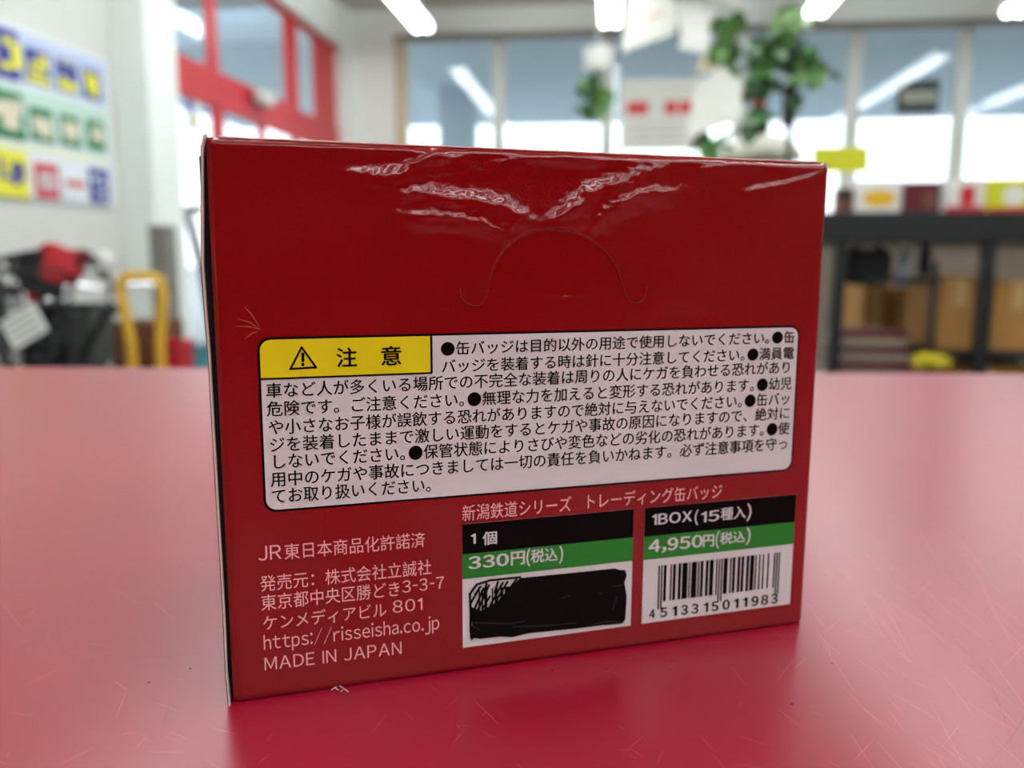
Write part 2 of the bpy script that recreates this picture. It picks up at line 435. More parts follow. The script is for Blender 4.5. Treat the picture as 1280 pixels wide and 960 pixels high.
for x_, z_ in prof: v.append((bm.verts.new((x_-.00012, -.0008, z_)), bm.verts.new((-.0001, BD, z_))))
for i in range(len(v)-1): bm.faces.new((v[i][0], v[i+1][0], v[i+1][1], v[i][1]))
link('side_print', bm, boxm, sp_)
link('inner_flap', bx((BW/2-.0001, .0042, BH/2), (BW-.0008, .006, BH-.002)), darkin, root)
link('gap_shade_strip', bx((-.0004, .0024, BH/2), (.0016, .002, BH-.006)), darkin, root)  # added dark strip, painting the shade in the gap at the left
redcard = mat('red_card_plain', (160, 6, 18), .35)
link('side_panel', bx((BW-.0003, BD/2+.001, BH/2), (.0006, BD-.002, BH-.001)), redcard, root)
link('back_panel', bx((BW/2, BD-.0003, BH/2), (BW-.001, .0006, BH-.001)), redcard, root)
bm = BM()                                        # top panel with a slightly worn edge, painted pale as if sunlit
box(bm, (BW/2, BD/2+.0009, BH-.0002), (BW-.0006, BD-.002, .0006))
link('top_panel', bm, redcard, root)
bm = BM()
pts = [(BW*i/60, .0004+.00006*math.sin(i*2.1), BH+.00005+.0001*mn.noise(Vector((i*.37, 0, 0)))) for i in range(1, 60)]
tube(bm, pts, .00016, 5)
link('worn_sunlit_top_edge', bm, mat('worn_sunlit_fold', (222, 175, 165), .7), root)
link('bottom_panel', bx((BW/2, BD/2+.001, .0004), (BW-.001, BD-.002, .0006)), redcard, root)
bm = BM()                                        # frayed corner fibres
for k in range(16):
    p = Vector((BW-.0006+rnd(-.0006, .0004), .0004+rnd(-.0004, .0006), BH-.0001+rnd(-.0009, .0002)))
    q = p+Vector((rnd(.0001, .0011), rnd(-.0004, .0004), rnd(-.0006, .0005)))
    tube(bm, [p, (p+q)/2+Vector((0, 0, rnd(-.0002, .0003))), q], [.00012, .0001, .00003], 4)
link('frayed_corner', bm, whitecard, root)
bm = BM()                                        # thumb tab cut
def face3(p, z): return (p[0], -z, p[1])
tube(bm, [face3(p, .00004) for p in NS], .00010, 5)
link('thumb_cut', bm, mat('thumb_cut_card', (132, 24, 26), .3), root)
bm = BM()                                        # crease scars left of the caution panel
for a_, b_ in (((300,378),(324,408)), ((292,408),(326,412)), ((296,398),(325,411)), ((305,424),(322,414))):
    m_ = ((a_[0]+b_[0])/2+1, (a_[1]+b_[1])/2-2)
    tube(bm, [face3(F(*a_), .00001), face3(F(*m_), .00004), face3(F(*b_), .00001)], [.00001, .00009, .00003], 4)
link('crease_scar', bm, mat('crease_pale', (200, 90, 60), .7), root)

# ---- prints
pw = mat('print_white', (212, 204, 204), .3, var=.015, scale=40)
pk = mat('print_black', (6, 5, 5), .3, var=.1, spec=.1)
py_ = mat('print_yellow', (226, 205, 14), .3, var=.03, scale=40)
pg = mat('print_green', (22, 122, 38), .3, var=.03)
ppk = mat('print_pale_pink', (244, 170, 170), .35, var=.02)
ink = mat('marker_ink', (3, 3, 3), .4, spec=.15, var=.3, bump=.00002, bscale=900)
def onface(name, bm, m, parent, z):                # bm drawn in x,y; z above the face
    o = link(name, bm, m, parent)
    o.matrix_local = Matrix.Translation((0, -z, 0)) @ BR
    return o
L_ = .00005
def glyphs(text, bold=0.0):
    cu = bpy.data.curves.new('tmp', 'FONT'); cu.body = text; cu.size = 1; cu.resolution_u = 3; cu.fill_mode = 'FRONT'
    ob = bpy.data.objects.new('tmp', cu); C.objects.link(ob)
    bpy.context.view_layer.update()
    dg = bpy.context.evaluated_depsgraph_get()
    me = bpy.data.meshes.new_from_object(ob.evaluated_get(dg))
    vs_ = [(v.co.x, v.co.y) for v in me.vertices]; fs = [tuple(p.vertices) for p in me.polygons]
    bpy.data.objects.remove(ob); bpy.data.curves.remove(cu); bpy.data.meshes.remove(me)
    return vs_, fs
_g = {}
def g1(ch, bold=0):
    k = ch
    if k not in _g: _g[k] = glyphs(ch)
    return _g[k]
def put(bm, vs_, fs, fx, bold=0):
    if bold:
        for k, (dx, dy) in enumerate(((-bold, 0), (bold, 0), (0, -bold*.6), (0, bold*.6))):
            put1(bm, vs_, fs, lambda a, b: fx(a+dx, b+dy), k*1.0e-6)
    else: put1(bm, vs_, fs, fx, 0)
def put1(bm, vs_, fs, fx, z):
    nv = [bm.verts.new((*fx(*p), z)) for p in vs_]
    for f in fs:
        try: bm.faces.new([nv[i] for i in f])
        except ValueError: pass
DOT = ([(.5+.46*math.cos(i*PI/10), .36+.46*math.sin(i*PI/10)) for i in range(20)], [tuple(range(20))])
def cjk(bm, text, pl, pr, hpx, bold=.012):
    """one line of full-width text from pixel pl (left, baseline) to pr (right, baseline)"""
    x0, y0 = F(*pl); x1, y1 = F(*pr)
    adv = []
    for i, ch in enumerate(text):
        adv.append(.55 if ch == '。' and i+1 < len(text) and text[i+1] == '●' else (.5 if ch in ' ' else 1))
    tot = sum(adv); pitch = (x1-x0)/tot; tilt = (y1-y0)/(x1-x0)
    size_y = F(pl[0], pl[1]-hpx)[1]-y0
    pos = 0
    for ch, a in zip(text, adv):
        if ch not in ' 　':
            if ch == '●': vs_, fs = DOT
            else: vs_, fs = g1(ch, bold)
            w_ = pitch
            put(bm, vs_, fs, lambda gx, gy: (x0+(pos+gx*1.0)*w_, y0+tilt*(pos+gx)*w_+gy*size_y/.88), 0 if ch == '●' else bold)
        pos += a
def run(bm, text, pl, pr, hpx, bold=.0, skew=0):
    """proportional line scaled to fit between two pixels; hpx = cap height in pixels at the left end"""
    wide = {'(': .25, ')': .25, '1': .48}
    items = []; pos = 0
    for ch in text:
        if ch == ' ': pos += .32; continue
        if ch == 'I': vs_, fs = [(0, 0), (.085, 0), (.085, .735), (0, .735)], [(0, 1, 2, 3)]
        elif ch == '1': vs_, fs = [(.17, 0), (.255, 0), (.255, .735), (.185, .735), (.17, .62), (0, .60), (0, .545), (.17, .545), (.10, .655)], [(0, 1, 2, 3, 4), (6, 7, 4, 5), (5, 4, 3, 8)]
        else: vs_, fs = g1(chr(ord(ch)+0xFEE0))
        if ch in '-/': vs_ = [(x_*(.42 if ch == '-' else .6), y_) for x_, y_ in vs_]
        a = min(p[0] for p in vs_); b_ = max(p[0] for p in vs_)
        items.append((vs_, fs, pos-a)); pos += (b_-a)+(.13 if ch.isdigit() or ch.isupper() else .11)
    tot = max(max(p[0]+o for p in vs_) for vs_, fs, o in items)
    x0, y0 = F(*pl); x1, y1 = F(*pr); tilt = (y1-y0)/(x1-x0); k = (x1-x0)/tot
    sy = (F(pl[0], pl[1]-hpx)[1]-y0)/.74
    for vs_, fs, o in items:
        put(bm, vs_, fs, lambda gx, gy: (x0+(gx+o)*k, y0+tilt*(gx+o)*k+gy*sy), bold)
# caution panel
cx0, cy1 = F(320, 425); cx1, cy1b = F(999, 404); cxb, cy0 = F(331, 641); _, cy0b = F(991, 588)
cy1 = (cy1+cy1b)/2; cy0 = (cy0+cy0b)/2; cx0 = (cx0+cxb)/2; cx1 = (cx1+F(991, 588)[0])/2
cp = onface('caution_panel', poly(BM(), rrect(cx0, cy0, cx1, cy1, .0022)), pk, root, L_)
bw_ = .00042
def sub(name, bm, m, par, z):                      # child of an on-face print: same local frame
    o = link(name, bm, m, par); o.matrix_local = Matrix.Translation((0, 0, z)); return o
sub('white_field', poly(BM(), rrect(cx0+bw_, cy0+bw_, cx1-bw_, cy1-bw_, .0019)), pw, cp, L_)
hx1, hy0 = F(538, 466)[0], F(430, 470)[1]
hdr = [(cx0+bw_, hy0), (hx1, hy0), (hx1, cy1-bw_)] + [(cx0+bw_+.0019+.0019*math.cos(t), cy1-bw_-.0019+.0019*math.sin(t)) for t in [PI/2+i*PI/12 for i in range(7)]]
sub('yellow_header', poly(BM(), hdr), py_, cp, 2*L_)
bm = BM()
poly(bm, [(cx0+bw_, hy0-.00016), (hx1+.0003, hy0-.00016), (hx1+.0003, hy0+.00016), (cx0+bw_, hy0+.00016)])
poly(bm, [(hx1, hy0), (hx1+.0004, hy0), (hx1+.0004, cy1-bw_), (hx1, cy1-bw_)])
sub('header_line', bm, pk, cp, 3*L_)
bm = BM()
def strokes(bm, pts, wd, closed=False):
    n = len(pts)
    for i in range(n if closed else n-1):
        a = Vector(pts[i]); b_ = Vector(pts[(i+1) % n]); d = (b_-a).normalized(); q = Vector((-d.y, d.x))*wd/2; a = a-d*wd*.4; b_ = b_+d*wd*.4
        vv_ = [bm.verts.new((*p, 0)) for p in (a-q, b_-q, b_+q, a+q)]; bm.faces.new(vv_)
strokes(bm, [F(363, 461), F(395, 459), F(377, 434)], .00036, True)
strokes(bm, [F(378.5, 442), F(378.5, 451)], .0005); strokes(bm, [F(378.5, 455), F(378.5, 456)], .0005)
sub('warning_triangle', bm, pk, cp, 3*L_)
bm = BM()
cjk(bm, '注', (420, 457), (447, 456), 23, .02); cjk(bm, '意', (475, 455), (503, 454), 23, .02)
sub('header_lettering', bm, pk, cp, 3.5*L_)
bm = BM()
LN = [
 ('●缶バッジは目的以外の用途で使用しないでください。●缶', (550, 443), (993, 427), 16.5),
 ('バッジを装着する時は針に十分注意してください。●満員電', (551, 465), (992, 447), 16.5),
 ('車など人が多くいる場所での不完全な装着は周りの人にケガを負わせる恐れがあり', (332, 496), (989, 465), 18),
 ('危険です。ご注意ください。●無理な力を加えると変形する恐れがあります。●幼児', (333, 519), (989, 485), 18),
 ('や小さなお子様が誤飲する恐れがありますので絶対に与えないでください。●缶バッ', (335, 542), (988, 504), 18),
 ('ジを装着したままで激しい運動をするとケガや事故の原因になりますので、絶対に', (336, 564), (987, 522), 18),
 ('しないでください。●保管状態によりさびや変色などの劣化の恐れがあります。●使', (338, 585), (986, 541), 18),
 ('用中のケガや事故につきましては一切の責任を負いかねます。必ず注意事項を守っ', (338, 607), (985, 560), 18),
]
for t, pl, pr, h in LN: cjk(bm, t, pl, pr, h)
cjk(bm, 'てお取り扱いください。', (339, 628), (550, 612), 18)
sub('lettering', bm, pk, cp, 3*L_)
# red-ground lettering
bm = BM()
cjk(bm, '新潟鉄道シリーズ　', (577, 650), (731, 636), 19, -.0)
cjk(bm, 'トレーディング缶バッジ', (729, 635), (903, 621), 18, -.0)
run(bm, 'JR', (323, 701), (352, 698), 18)
cjk(bm, '東日本商品化許諾済', (355, 698), (532, 682), 19, 0)
cjk(bm, '発売元：株式会社立誠社', (325, 738), (540, 716), 19, 0)
cjk(bm, '東京都中央区勝どき', (326, 762), (502, 743), 19, 0)
run(bm, '3-3-7', (503, 741), (555, 735), 15)
cjk(bm, 'ケンメディアビル', (328, 787), (484, 769), 18, 0)
run(bm, '801', (491, 766), (528, 762), 15)
run(bm, 'https://risseisha.co.jp', (330, 812), (549, 786), 17)
run(bm, 'MADE IN JAPAN', (331, 838), (502, 817), 16)
onface('lettering', bm, ppk, root, L_)
# price panels
def rect(px0, py0, px1, py1, px2, py2, px3, py3):     # TL TR BR BL pixels -> face quad
    return [F(px0, py0), F(px1, py1), F(px2, py2), F(px3, py3)][::-1]
def panel(tl, tr, br, bl, m1, m2):
    """m1, m2: pixel y at the left edge of the black/green and green/white borders"""
    q = [F(*p) for p in (tl, tr, br, bl)]
    x0 = (q[0][0]+q[3][0])/2; x1 = (q[1][0]+q[2][0])/2; y1 = (q[0][1]+q[1][1])/2; y0 = (q[2][1]+q[3][1])/2
    ya = F(tl[0], m1)[1]; yb = F(tl[0], m2)[1]
    pp = onface('price_panel', poly(BM(), [(x0, y0), (x1, y0), (x1, y1), (x0, y1)]), pw, root, L_)
    sub('black_band', poly(BM(), [(x0, ya), (x1, ya), (x1, y1), (x0, y1)]), pk, pp, L_)
    sub('green_band', poly(BM(), [(x0, yb), (x1, yb), (x1, ya), (x0, ya)]), pg, pp, L_)
    return pp
p1 = panel((577, 657), (790, 635), (790, 782), (579, 809), 693, 724)
p2 = panel((804, 634), (994, 619), (988, 754), (804, 780), 671, 700)
bm = BM(); run(bm, '1', (589, 679), (594, 679), 12, .03); cjk(bm, '個', (603, 680), (622, 678), 16, .02)
sub('lettering', bm, pw, p1, 2*L_)
bm = BM(); run(bm, '330', (586, 711), (635, 706), 15, .035); cjk(bm, '円', (637, 705), (657, 703), 17, .03)
run(bm, '(', (658, 706), (662, 705), 17, .03); cjk(bm, '税込', (663, 702), (697, 699), 16, .02); run(bm, ')', (699, 702), (703, 701), 17, .03)
sub('lettering', bm, pw, p1, 2.2*L_)
bm = BM(); run(bm, '1BOX', (815, 656), (864, 651), 13, .025); run(bm, '(', (868, 655), (872, 654), 15, .02); run(bm, '15', (876, 653), (898, 650), 13, .025)
cjk(bm, '種入', (900, 649), (932, 646), 15, .02); run(bm, ')', (933, 649), (938, 648), 17, .02)
sub('lettering', bm, pw, p2, 2*L_)
bm = BM(); run(bm, '4,950', (811, 690), (877, 683), 15, .035); cjk(bm, '円', (877, 682), (893, 681), 15, .03)
run(bm, '(', (894, 684), (898, 683), 17, .02); cjk(bm, '税込', (899, 679), (931, 676), 14, .02); run(bm, ')', (932, 679), (937, 678), 17, .02)
sub('lettering', bm, pw, p2, 2.2*L_)
# barcodes
def ean(code):
    Lc = ['0001101', '0011001', '0010011', '0111101', '0100011', '0110001', '0101111', '0111011', '0110111', '0001011']
    par = ['LLLLLL', 'LLGLGG', 'LLGGLG', 'LLGGGL', 'LGLLGG', 'LGGLLG', 'LGGGLL', 'LGLGLG', 'LGLGGL', 'LGGLGL'][int(code[0])]
    inv = lambda s_: ''.join('1' if c == '0' else '0' for c in s_)
    out = '101'
    for c, p in zip(code[1:7], par):
        l = Lc[int(c)]; out += l if p == 'L' else inv(l)[::-1]
    out += '01010'
    for c in code[7:]: out += inv(Lc[int(c)])
    return out+'101'
def barcode(par, code, tl, tr, bl, z):
    x0, y1 = F(*tl); x1, y1b = F(*tr); y1 = (y1+y1b)/2; y0 = F(*bl)[1]
    bits = ean(code); mw = (x1-x0)/95; bm = BM(); i = 0
    while i < 95:
        if bits[i] == '1':
            j = i
            while j < 95 and bits[j] == '1': j += 1
            g = i < 3 or i > 91 or 45 <= i < 50
            yy = y0-(.0016 if g else 0)
            poly(bm, [(x0+i*mw, yy), (x0+j*mw, yy), (x0+j*mw, y1), (x0+i*mw, y1)]); i = j
        else: i += 1
    return sub('barcode', bm, pk, par, z)
barcode(p2, '4513315011983', (823, 707), (975, 690), (823, 752), 2*L_)
bm = BM()
run(bm, '4', (811, 773), (818, 772), 11, .02)
for ch, x_, y_ in zip('513315', (829, 842, 855, 868, 881, 893), (771, 769.5, 768, 766.5, 765, 763.5)):
    run(bm, ch, (x_-4+(2 if ch == '1' else 0), y_), (x_+4-(1 if ch == '1' else 0), y_-.6), 11.5, .03)
for ch, x_, y_ in zip('011983', (907, 919, 930, 943, 955, 967), (761.5, 760, 758.5, 757, 755.5, 754)):
    run(bm, ch, (x_-4+(2 if ch == '1' else 0), y_), (x_+4-(1 if ch == '1' else 0), y_-.6), 11.5, .03)
sub('barcode_digits', bm, pk, p2, 2*L_)
barcode(p1, '4513315011976', (598, 737), (764, 718), (598, 788), 2*L_)
# black marker scribble: outline body plus strokes at the upper left
bm = BM()
body = [(587, 757), (600, 763), (613, 757), (624, 748), (638, 733), (650, 722), (690, 718), (730, 714), (768, 710), (774, 712), (781, 712), (783, 719), (780, 728), (783, 745), (782, 762), (777, 765), (781, 774), (777, 779), (752, 781), (720, 785), (690, 788), (660, 791), (640, 796), (625, 795), (600, 798), (592, 797), (589, 800), (587, 795), (590, 780)]
bb = BM(); poly(bb, [F(*p) for p in body][::-1]); bmesh.ops.triangulate(bb, faces=bb.faces)
for a_, b_ in (((588, 760), (587, 742)), ((587, 742), (596, 730)), ((596, 730), (612, 725)), ((612, 725), (650, 721)), ((591, 765), (604, 735)), ((597, 762), (611, 731)),
               ((603, 760), (612, 745)), ((612, 757), (628, 728)), ((620, 750), (634, 727)), ((630, 744), (645, 724)), ((589, 752), (597, 738)), ((604, 745), (608, 729)), ((594, 742), (600, 733)), ((618, 740), (622, 727)), ((588, 790), (588, 755)), ((600, 768), (625, 752))):
    strokes(bb, [F(*a_), F(*b_)], .00045)
sub('marker_scribble', bb, ink, p1, 3.2*L_)
bm = BM()
for a_ in ([(592, 778), (640, 779), (655, 776)], [(640, 783), (690, 781), (720, 778)], [(588, 781), (600, 787)], [(740, 780), (760, 776), (780, 778)], [(700, 748), (712, 744)], [(748, 742), (752, 741)], [(765, 733), (779, 730)], [(765, 762), (771, 745)]):
    strokes(bm, [F(*p) for p in a_], .00007)
sub('scribble_gap', bm, mat('grey_scribble_gap', (80, 76, 76), .5), p1, 3.6*L_)
# small specks on the counter by the box
bm = BM()
for px_, py__ in ((418, 864), (423, 861), (430, 866)):
    p = plane(px_, py__, Vector((0, 0, ZT)), Z)
    tube(bm, [p+Vector((-.0006, 0, .0002)), p+Vector((0, .0003, .0006)), p+Vector((.0008, 0, .0002))], .00012, 4)
tag(link('paper_fluff', bm, whitecard), 'tiny pale paper fluff on the counter at the foot of the box', 'lint')

# ------------------------------------------------------------------ left wall: sign board
def wl(px, py, v=L0):
    p = plane(px, py, V*v, V); return p.dot(U), p.z
sb = thing('wall_sign', 'white sign board with rows of blue, green and yellow cards on the left wall', 'sign')
sb.matrix_world = Matrix.Translation(V*L0) @ Matrix((U, Z, V)).transposed().to_4x4()
q = [wl(-40, 18), wl(131, 73), wl(133, 258), wl(-40, 240)]
y1 = (wl(0, 30)[1]+wl(128, 71)[1])/2; y0 = (wl(0, 247)[1]+wl(131, 258)[1])/2; x0 = wl(-60, 100)[0]; x1 = wl(132, 100)[0]
bm = poly(BM(), [(x0, y0), (x1, y0), (x1, y1), (x0, y1)][::-1], -.012)
bmesh.ops.recalc_face_normals(bm, faces=bm.faces)
boardm = mat('board_white', (228, 232, 236), .4, var=.02)
link('board', bm, boardm, sb)
blue = mat('card_blue', (28, 44, 150), .4); yel = mat('card_yellow', (236, 226, 40), .4); grn = mat('card_green', (20, 120, 66), .4)
redc = mat('card_red', (206, 30, 50), .4); cream = mat('card_cream', (226, 214, 190), .5); palb = mat('row_pale_blue', (190, 200, 228), .5); palg = mat('row_pale_green', (196, 222, 208), .5); paly = mat('row_pale_yellow', (236, 236, 196), .5)
def wq(par, name, xs, t, b_, m, th=.004, z=.012, v=L0):       # xs pixel range, t/b_: (y at left, y at right)
    a = wl(xs[0], t[0], v); c = wl(xs[1], t[1], v); d = wl(xs[1], b_[1], v); e = wl(xs[0], b_[0], v)
    ya = (a[1]+c[1])/2; yb = (d[1]+e[1])/2
    w_ = c[0]-a[0]; h_ = ya-yb
    o = link(name, bx((0, 0, th/2), (w_, h_, th)), m, par); o.location = ((a[0]+c[0])/2, (ya+yb)/2, z); return o, w_, h_
wq(sb, 'row_strip', (-50, 126), (18, 74), (84, 128), palb, .002); wq(sb, 'row_strip', (-50, 128), (95, 134), (163, 190), palg, .002); wq(sb, 'row_strip', (-50, 130), (172, 196), (176, 203), paly, .002)
def card(xs, t, b_, m, marks):
    o, w_, h_ = wq(sb, 'card', xs, t, b_, m, .004, .014)
    for mm, cx_, cy_, sw, sh in marks:
        link('mark', bx((cx_*w_, cy_*h_, .0045), (sw*w_, sh*h_, .002)), mm, o)
card((-30, 16), (22, 42), (92, 98), blue, [(yel, .42, .0, .3, .5), (yel, .2, .25, .3, .16), (yel, .1, -.25, .35, .14), (yel, -.25, .1, .2, .5)])
card((25, 56), (58, 67), (101, 109), blue, [(yel, .2, .18, .4, .36), (yel, .0, -.1, .5, .14), (yel, .0, -.36, .9, .22), (yel, -.25, .0, .2, .3)])
card((65, 90), (72, 80), (111, 118), blue, [(yel, 0, -.3, .9, .3), (yel, -.2, -.05, .3, .1), (yel, 0, .42, .7, .06)])
card((98, 120), (84, 91), (121, 127), blue, [(yel, 0, .05, .7, .6), (yel, .1, -.3, .4, .2), (yel, -.35, .3, .2, .2)])
card((-30, 23), (104, 119), (170, 172), grn, [(cream, .15, .0, .4, .6), (cream, .35, .2, .2, .3), (cream, -.2, .1, .3, .3)])
card((32, 60), (132, 139), (174, 180), grn, [(cream, 0, 0, .8, .45), (cream, .1, -.3, .5, .12)])
card((70, 94), (142, 147), (181, 185), grn, [(cream, 0, .05, .8, .5), (cream, .0, -.3, .4, .1)])
card((104, 125), (149, 153), (186, 189), grn, [(cream, .05, 0, .7, .4), (cream, .1, .3, .4, .12)])
card((-30, 28), (182, 189), (244, 246), yel, [(blue, .2, 0, .14, .5), (blue, .36, .05, .1, .4), (blue, .26, .1, .3, .1), (blue, .0, -.1, .3, .1), (blue, -.1, .1, .1, .4)])
card((38, 67), (203, 207), (246, 249), redc, [(pw, 0, 0, .72, .5), (redc, 0, 0, .3, .2)])
card((73, 102), (206, 210), (249, 252), boardm, [(redc, -.3, -.02, .16, .22), (redc, -.06, -.02, .16, .22), (redc, .16, -.02, .14, .22), (redc, .36, -.02, .12, .22)])
card((107, 130), (210, 213), (252, 255), blue, [(boardm, -.2, .2, .3, .2), (boardm, .2, .1, .2, .15), (boardm, .0, -.2, .5, .1), (boardm, .25, -.35, .2, .1)])
# sticker on the entrance glass
def stick(px0, px1, py0, py1, m, marks, label, name='window_sticker'):
    a = wl(px0, py0, LG); c = wl(px1, py1, LG)
    t = thing(name, label, 'sticker'); t.matrix_world = Matrix.Translation(V*(LG+.001)) @ Matrix((U, Z, V)).transposed().to_4x4()
    link('sheet', bx(((a[0]+c[0])/2, (a[1]+c[1])/2, 0), (abs(c[0]-a[0]), abs(a[1]-c[1]), .002)), m, t)
    for mm, fx_, fy_, sx_, sy_ in marks:
        link('mark', bx((a[0]+(c[0]-a[0])*fx_, c[1]+(a[1]-c[1])*fy_, .002), (abs(c[0]-a[0])*sx_, abs(a[1]-c[1])*sy_, .002)), mm, t)
stick(229, 250, 118, 166, boardm, [(blue, .3, .72, .5, .3), (mat('pale_ochre', (214, 200, 130), .5), .65, .3, .6, .25)], 'white sticker with blue and ochre marks on the red-framed entrance glass')
# ------------------------------------------------------------------ left clutter behind the counter
chrome = mat('chrome', (200, 200, 200), .2, metal=1); blackp = mat('black_plastic', (18, 18, 20), .5); rubber = mat('black_rubber', (14, 14, 14), .8)
yelp = mat('yellow_paint_tube', (228, 176, 50), .35); pinkp = mat('pink_bicycle_paint', (190, 84, 100), .3); whitep = mat('white_plastic', (235, 232, 226), .4); redf = mat('red_fabric', (170, 14, 28), .8, bump=.001, bscale=200); blkf = mat('black_fabric', (16, 15, 17), .9, bump=.001, bscale=200)
grnp = mat('dark_green_paint', (40, 60, 48), .35)
def bicycle(loc, rz, sc_, paint, label, basket=True, lampc=None, bkm=None, parts='adult'):
    """bicycle pointing along +x, ground at z=0"""
    t = thing('bicycle', label, 'bicycle', loc, rz)
    r = .33*sc_; X = Vector((1, 0, 0))
    def p(x, z, y=0): return Vector((x*sc_, y*sc_, z*sc_))
    for nm, x in (('rear_wheel', -.52), ('front_wheel', .55)):
        c = p(x, .33); wl_ = link(nm, ring(BM(), c, r-.02*sc_, .02*sc_, X, Z, 28, 6), rubber, t)
        link('rim', ring(BM(), c, r-.045*sc_, .009*sc_, X, Z, 28, 5), chrome, wl_)
        bm = BM()
        for k in range(14):
            a = k*2*PI/14; tube(bm, [c, c+(X*math.cos(a)+Z*math.sin(a))*(r-.04*sc_)], .0025, 3)
        link('spokes', bm, chrome, wl_)['kind'] = 'stuff'
        link('mudguard', tube(BM(), arc(c, r+.015, .2, PI-.2, 12, X, Z), .018*sc_, 6), chrome, t)
    bm = BM()
    for a, b_ in (((.42, .78), (-.05, .32)), ((-.05, .32), (-.2, .82)), ((-.05, .32), (-.52, .33)), ((-.18, .7), (-.52, .33)), ((.40, .68), (-.12, .5))):
        tube(bm, [p(*a), p(*b_)], .018*sc_, 8)
    link('frame', bm, paint, t)
    link('fork', tube(BM(), [p(.40, .92), p(.47, .6), p(.55, .33)], .016*sc_, 8), paint, t)
    hb = [p(.20, .97, .29), p(.30, 1.0, .24), p(.38, 1.0, .1), p(.40, .98, 0), p(.38, 1.0, -.1), p(.30, 1.0, -.24), p(.20, .97, -.29)]
    link('handlebar', tube(BM(), hb, .012*sc_, 8), chrome, t)
    for s_ in (-1, 1): link('grip', tube(BM(), [p(.20, .97, s_*.29), p(.29, .998, s_*.245)], .018*sc_, 8), blackp, t)
    bm = BM(); box(bm, p(-.22, .86), (.25*sc_, .16*sc_, .05*sc_), bev=.02*sc_); link('saddle', bm, blackp, t)
    link('bell', tube(BM(), [p(.36, 1.02, -.14), p(.36, 1.06, -.14)], .03*sc_, 10), lampc or chrome, t)
    if basket:
        bm = BM(); x0_, x1_, zb, zt_ = .46, .76, .70, .95
        for k in range(6):
            z_ = zb+(zt_-zb)*k/5; e = .12+.04*k/5
            tube(bm, [p(x0_, z_, -e), p(x1_+.02*k/5, z_, -e), p(x1_+.02*k/5, z_, e), p(x0_, z_, e)], .004, 4, closed=True)
        for k in range(8):
            x = x0_+(x1_-x0_)*k/7
            for s_ in (-1, 1): tube(bm, [p(x, zb, s_*.12), p(x, zt_, s_*.16)], .003, 4)
        for k in range(7):
            y = -.12+.24*k/6; tube(bm, [p(x1_, zb, y), p(x1_+.02, zt_, y*1.33)], .003, 4); tube(bm, [p(x0_, zb, y), p(x1_, zb, y)], .003, 4)
        link('basket', bm, bkm or chrome, t)['kind'] = 'stuff'
    link('crank', tube(BM(), [p(-.05, .32, .09), p(.06, .2, .09)], .01, 6), chrome, t)
    link('chainring', ring(BM(), p(-.05, .32, .05), .09*sc_, .008, X, Z, 20, 5), chrome, t)
    return t
def ground_at(px, depth):
    p = P(px, 480, depth); return Vector((p.x, p.y, 0))
g = ground_at(8, 2.5); bicycle(g, math.radians(-58), .84, grnp, 'dark green bicycle with wire basket, nearest the left picture edge', bkm=blackp)
g = ground_at(134, 3.0); bicycle(g, math.radians(-63), .74, pinkp, 'pink bicycle frame with white bell between the dark bicycle and yellow hand truck', False, whitep)
g = ground_at(62, 3.05); bicycle(g, math.radians(-66), .78, mat('silver_paint', (160, 165, 160), .3, metal=.5), 'silver bicycle parked against the white wall below the sign board')
# white paper card tilted in front of the bicycles
pc = P(30, 408, 1.7); R0 = Matrix.Rotation(math.radians(-8), 4, 'Z') @ Matrix.Rotation(math.radians(-28), 4, 'Y')
o = thing('price_card', 'tilted white card in a sleeve hanging in front of the dark green bicycle', 'card'); o.matrix_world = Matrix.Translation(pc) @ R0
link('sheet', bx((0, 0, 0), (.088, .003, .063)), whitep, o)
for k in range(4): link('mark', bx((0, -.002, .022-.014*k), (.07, .001, .004)), mat('grey_marks', (150, 150, 150), .6), o)
link('cord', tube(BM(), [(0, 0, .037), (.02, .03, .12), (0, .08, .15)], .002, 4), blackp, o)
# red and black child seat canopy / stroller
st = thing('stroller', 'stroller with a pointed red and black fabric canopy beside the bicycles', 'stroller', ground_at(58, 2.05), math.radians(10))
def canopy(seg, m, name):
    bm = BM(); rows_ = []
    for a in seg:
        row = []
        for k in range(9):
            t = -1+2*k/8
            row.append(bm.verts.new((math.cos(a)*.15+ .02, t*.11*(1-.1*math.sin(a)), .76+math.sin(a)*(.14-.05*t*t)*1.0)))
        rows_.append(row)
    for i in range(len(rows_)-1):
        for k in range(8): bm.faces.new((rows_[i][k], rows_[i][k+1], rows_[i+1][k+1], rows_[i+1][k]))
    return link(name, bm, m, st, smooth=True)
T = lambda px, py, d: (P(px, py, d)-st.location)
cinv = Matrix.Rotation(-math.radians(10), 3, 'Z')
def quadsheet(name, pxs, m, d0, d1):
    bm = BM(); vs_ = []
    for i, (a, b_) in enumerate(pxs): vs_.append(bm.verts.new(cinv @ T(a, b_, d0 if i < len(pxs)/2 else d1)))
    f = bm.faces.new(vs_)
    g_ = bmesh.ops.extrude_face_region(bm, geom=[f])
    for e in g_['geom']:
        if isinstance(e, bmesh.types.BMVert): e.co += cinv @ Vector((0, .05, .0))
    bmesh.ops.recalc_face_normals(bm, faces=bm.faces); bmesh.ops.triangulate(bm, faces=bm.faces)
    return link(name, bm, m, st)
quadsheet('canopy_red', [(38, 318), (56, 303), (72, 311), (97, 313), (88, 342), (76, 355), (50, 352), (36, 345)], redf, 2.05, 2.0)
quadsheet('canopy_black', [(4, 320), (40, 312), (40, 345), (66, 354), (60, 372), (34, 366), (14, 342)], blkf, 1.98, 1.98)
